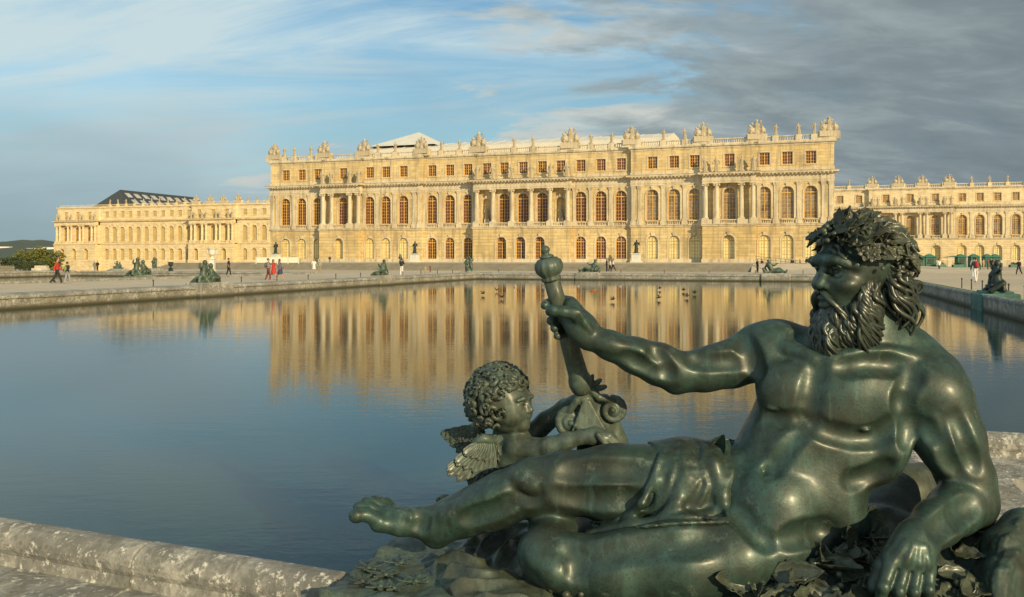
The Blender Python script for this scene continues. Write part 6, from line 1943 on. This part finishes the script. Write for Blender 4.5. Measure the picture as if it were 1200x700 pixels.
def person(x, yf, hpx, lab, pose='stand', outfit='trousers', arms='down', face=0.0, top=WHT, low=BLK, hair=(.03, .02, .015), pack=None, zg=None, skin=0, grp=None):
    zg = 0.0 if zg is None else zg
    X, Y, Z = spot(x, yf, zg)
    key = (pose, outfit, arms)
    if key not in PP:
        PP[key] = {k: mesh_from(k, relax(v[0], v[1], 1, .4), v[1], M_IRON, None, True) for k, v in person_parts(*key).items()}
    s = min(1.12, max(.55, hpx*Y/1000/1.76))
    t = thing('person', lab, 'person', (X, Y, Z), R(face), grp)
    t.scale = (s, s, s)
    for k, me in PP[key].items():
        if k == 'backpack' and pack is None: continue
        col = {'body': ('skin', SKIN[skin]), 'top': ('top', top), 'dress': ('dress', top), 'trousers': ('trousers', low), 'skirt': ('skirt', low), 'hair': ('hair', hair), 'backpack': ('backpack', pack)}[k]
        c = me.copy(); c.materials[0] = pm_(*col)
        o = bpy.data.objects.new(k, c); link(o, t)
# facing: 0 = towards the viewer, 180 = towards the palace, 90 = to the right, -90 = to the left
person(67, 332.5, 29.5, 'walker in a red jacket and black trousers by the second pool at left', 'walk', 'long', 'down', 110, RED, BLK, (.05, .03, .02))
person(79, 332.5, 25.5, 'walker in grey jeans with a green and yellow backpack, beside the red jacket', 'stroll', 'long', 'down', 150, BLK, (.25, .27, .30), pack=(.16, .22, .07))
person(111, 318.5, 12.5, 'dark-clad visitor left of a close pair, in front of the far left wing', 'stand', 'long', 'down', 40, GRY, GRY)
person(114.2, 318.5, 12.8, 'dark-clad visitor right of a close pair, in front of the far left wing', 'stand', 'long', 'down', -30, BLK, BLK, pack=BLK)
person(268, 323.6, 21.0, 'man all in black standing alone right of the tall white urn', 'stroll', 'tee', 'down', 120, BLK, BLK)
person(314.5, 328.4, 25.5, 'visitor in a grey top and dark red trousers, left of the red dress', 'stroll', 'tee', 'bent', 100, (.2, .22, .25), (.16, .03, .03), pack=(.1, .1, .12))
person(320.5, 327.6, 23.5, 'woman in a red dress between two companions', 'walk', 'dress', 'down', 90, RED, RED, (.06, .035, .02))
person(328, 328.6, 25.0, 'woman in a navy skirt with bare legs, right of the red dress', 'walk', 'skirt', 'down', 100, (.12, .12, .16), NVY, (.05, .03, .02))
person(367.8, 320.6, 16.8, 'woman in a long white dress standing by the left pool edge', 'stand', 'dress', 'down', 20, WHT, WHT, (.05, .03, .02))
person(374.4, 320.6, 16.5, 'visitor in pale olive clothes beside the woman in white', 'stand', 'long', 'down', -20, (.30, .30, .22), (.25, .25, .18))
person(379.6, 311.6, 14.0, 'walker in a white shirt and dark trousers on the terrace edge', 'walk', 'tee', 'down', 70, WHT, NVY, zg=.15)
person(386.5, 310.4, 10.6, 'small dark figure right of the white-shirted walker', 'stand', 'long', 'bent', 30, BLK, GRY, zg=.6)
person(470.5, 323.2, 20.0, 'man in a black top and white trousers, arms raised, behind the reclining bronze', 'stand', 'long', 'camera', 160, BLK, WHT)
person(498.3, 322.4, 10.9, 'child in khaki clothes by the far left edge of the pool', 'stand', 'tee', 'down', 10, KHK, KHK)
person(504.3, 319.6, 8.6, 'small child in a dark red top near the khaki child', 'stand', 'tee', 'down', -30, (.2, .06, .05), BRN)
person(711, 318.6, 15.6, 'person in black at the left of a trio behind the far pool edge', 'stand', 'long', 'down', 90, BLK, BLK)
person(714.8, 318.6, 14.6, 'person in a white top at the middle of a trio behind the far pool edge', 'stroll', 'tee', 'bent', 90, WHT, BLK)
person(718.6, 318.6, 15.2, 'person in a pale top and black trousers at the right of a trio', 'walk', 'tee', 'down', -90, (.55, .5, .48), BLK)
person(887.6, 320.0, 16.0, 'person in black standing left of the reclining bronze on the far right', 'stand', 'long', 'down', 100, BLK, BLK)
person(892.8, 316.8, 13.2, 'person in dark clothes just behind the first one, by the railing', 'stand', 'long', 'down', -60, (.05, .03, .03), BLK, zg=.1)
person(918.4, 307.6, 7.4, 'tiny dark figure on the terrace behind the railing', 'stand', 'long', 'down', 0, BRN, BLK, zg=1.0)
person(928.6, 316.6, 13.4, 'person in a black coat right of the reclining bronze', 'stand', 'long', 'down', -40, BLK, BLK)
person(933.4, 317.4, 8.0, 'small child in white beside the black coat', 'stand', 'tee', 'down', 60, WHT, WHT)
person(945.6, 315.8, 14.4, 'person in black with pale trousers close to the bearded profile', 'stand', 'long', 'down', 120, BLK, (.4, .38, .34), zg=.05)
person(952, 316.4, 11.4, 'person in a brown coat next to the bearded profile', 'stand', 'long', 'bent', -80, BRN, BRN)
person(937.5, 316.0, 12.2, 'person in a red jacket standing right of the child in white', 'stand', 'long', 'down', 70, (.30, .04, .03), BLK)
person(903, 316.4, 11.6, 'person in pale clothes behind the reclining bronze at the far right', 'stand', 'tee', 'down', -50, (.5, .46, .4), GRY)
person(656, 317.2, 12.6, 'person in a navy coat right of the staff, beyond the far pool edge', 'stroll', 'long', 'down', 90, NVY, BLK)
person(1070, 308.6, 9.6, 'person in a light blue top in front of the leftmost green booth', 'stand', 'tee', 'down', 0, BLU, GRY, zg=.25)
person(1100.6, 319.6, 15.6, 'person in a white shirt and dark trousers alone on the gravel', 'stroll', 'tee', 'down', 20, WHT, NVY)
person(1143.6, 331.2, 30.0, 'walker in white trousers and a dark green jacket carrying a red backpack', 'walk', 'long', 'down', 165, GRN, WHT, (.10, .06, .03), pack=(.3, .02, .03))
person(1141.4, 325.0, 23.0, 'walker in a white top just beyond the red backpack', 'stroll', 'tee', 'down', 150, WHT, WHT, (.05, .03, .02))
for (x, y, hp, top, low, lab) in ((1152.6, 315.4, 12, (.4, .28, .18), (.4, .28, .18), 'person in tan clothes leftmost of the crowd before the twin booths'),
                             (1157.6, 315.8, 11.4, (.2, .06, .05), BRN, 'person in a dark red top in the crowd before the twin booths'),
                             (1162, 316, 12.8, BLK, BLK, 'person in black in the middle of the crowd before the twin booths'),
                             (1165, 315.6, 12.2, (.36, .22, .15), GRY, 'person in a tan top in the crowd before the twin booths'),
                             (1168.4, 316.2, 12.6, WHT, GRY, 'person in a white top rightmost of the crowd before the twin booths')):
    person(x, y, hp, lab, 'stand', 'tee', 'down', random.uniform(-90, 90), top, low)
person(1194, 322.6, 18.4, 'person in a black top with a red bag at the right picture edge', 'walk', 'long', 'down', -70, BLK, BLK, pack=RED)

# ------------------------------------------------------------------ birds
def bird_mesh(up_, h=.012):
    f2 = Field((-.30, -.30, -.12), (.30, .30, .28), h)
    f2.chain([((0, .14, 0), .02), ((0, .05, 0), .055), ((0, -.06, .01), .06), ((0, -.13, .04), .03), ((0, -.17, .075), .032), ((0, -.215, .07), .009)], .02)
    f2.chain([((0, .12, 0), .02), ((-.03, .24, .01), .014)], .02); f2.chain([((0, .12, 0), .02), ((.03, .24, .01), .014)], .02)
    if up_:
        for sg in (-1, 1):
            for q in range(4): f2.chain([((sg*.04, -.04+q*.02, .02), .014), ((sg*.15, -.05+q*.03, .12), .012), ((sg*.26, .0+q*.045, .22), .009)], .012)
    V, F = f2.mesh(); return relax(V, F, 1, .3), F
BV = bird_mesh(True); BS = bird_mesh(False)
M_BIRDD = plain('dark_feathers', (.035, .03, .028), .8, .3, 20); M_BIRDW = plain('white_feathers', (.60, .58, .54), .8, .1, 20); M_BIRDO = plain('russet_feathers', (.36, .13, .04), .8, .2, 20)
BM = {k: mesh_from('bird', *v, mt, None, True) for k, v, mt in (('d', BV, M_BIRDD), ('w', BS, M_BIRDW), ('o', BS, M_BIRDO))}
def bird(x, y, kind, s, rz, lab, alt=0.0, grp=None):
    Y = (CAMH-WZ-alt)*1000/(y-303.0)
    o = bpy.data.objects.new('bird', BM[kind]); link(o); o.location = ((x-600)*Y/1000, Y, WZ+alt+(.03 if kind != 'd' else 0)); o.scale = (s, s, s); o.rotation_euler = (0, R(random.uniform(-15, 15)) if kind == 'd' else 0, R(rz)); tag(o, lab, 'bird', grp)
GB = 'dark birds skimming the pool'
LB = 'small dark bird with raised wings skimming the water beyond the staff'
for (x, y, rz) in ((566, 344, 60), (582, 340, -40), (588, 348, 40), (718, 351, 110)): bird(x, y, 'd', .72, rz, LB, .12, GB)
LB = 'small dark bird with raised wings over the golden reflection right of the staff'
for (x, y, rz) in ((772, 349, 80), (773, 338, 70), (801, 340, 60), (805, 347, 90), (814, 343, 50)): bird(x, y, 'd', .72, rz, LB, .12, GB)
bird(603.5, 337, 'w', 1.1, 0, 'white bird floating on the pool left of the staff head')
bird(636, 337.5, 'w', .6, 30, 'tiny pale bird floating beside the staff head')
bird(677.5, 336, 'w', .6, 60, 'tiny pale bird floating right of the staff')
bird(727, 336, 'w', .6, 60, 'tiny pale bird floating right of the russet duck')
bird(695.5, 341.5, 'o', 1.25, 80, 'russet duck floating on the golden reflection')
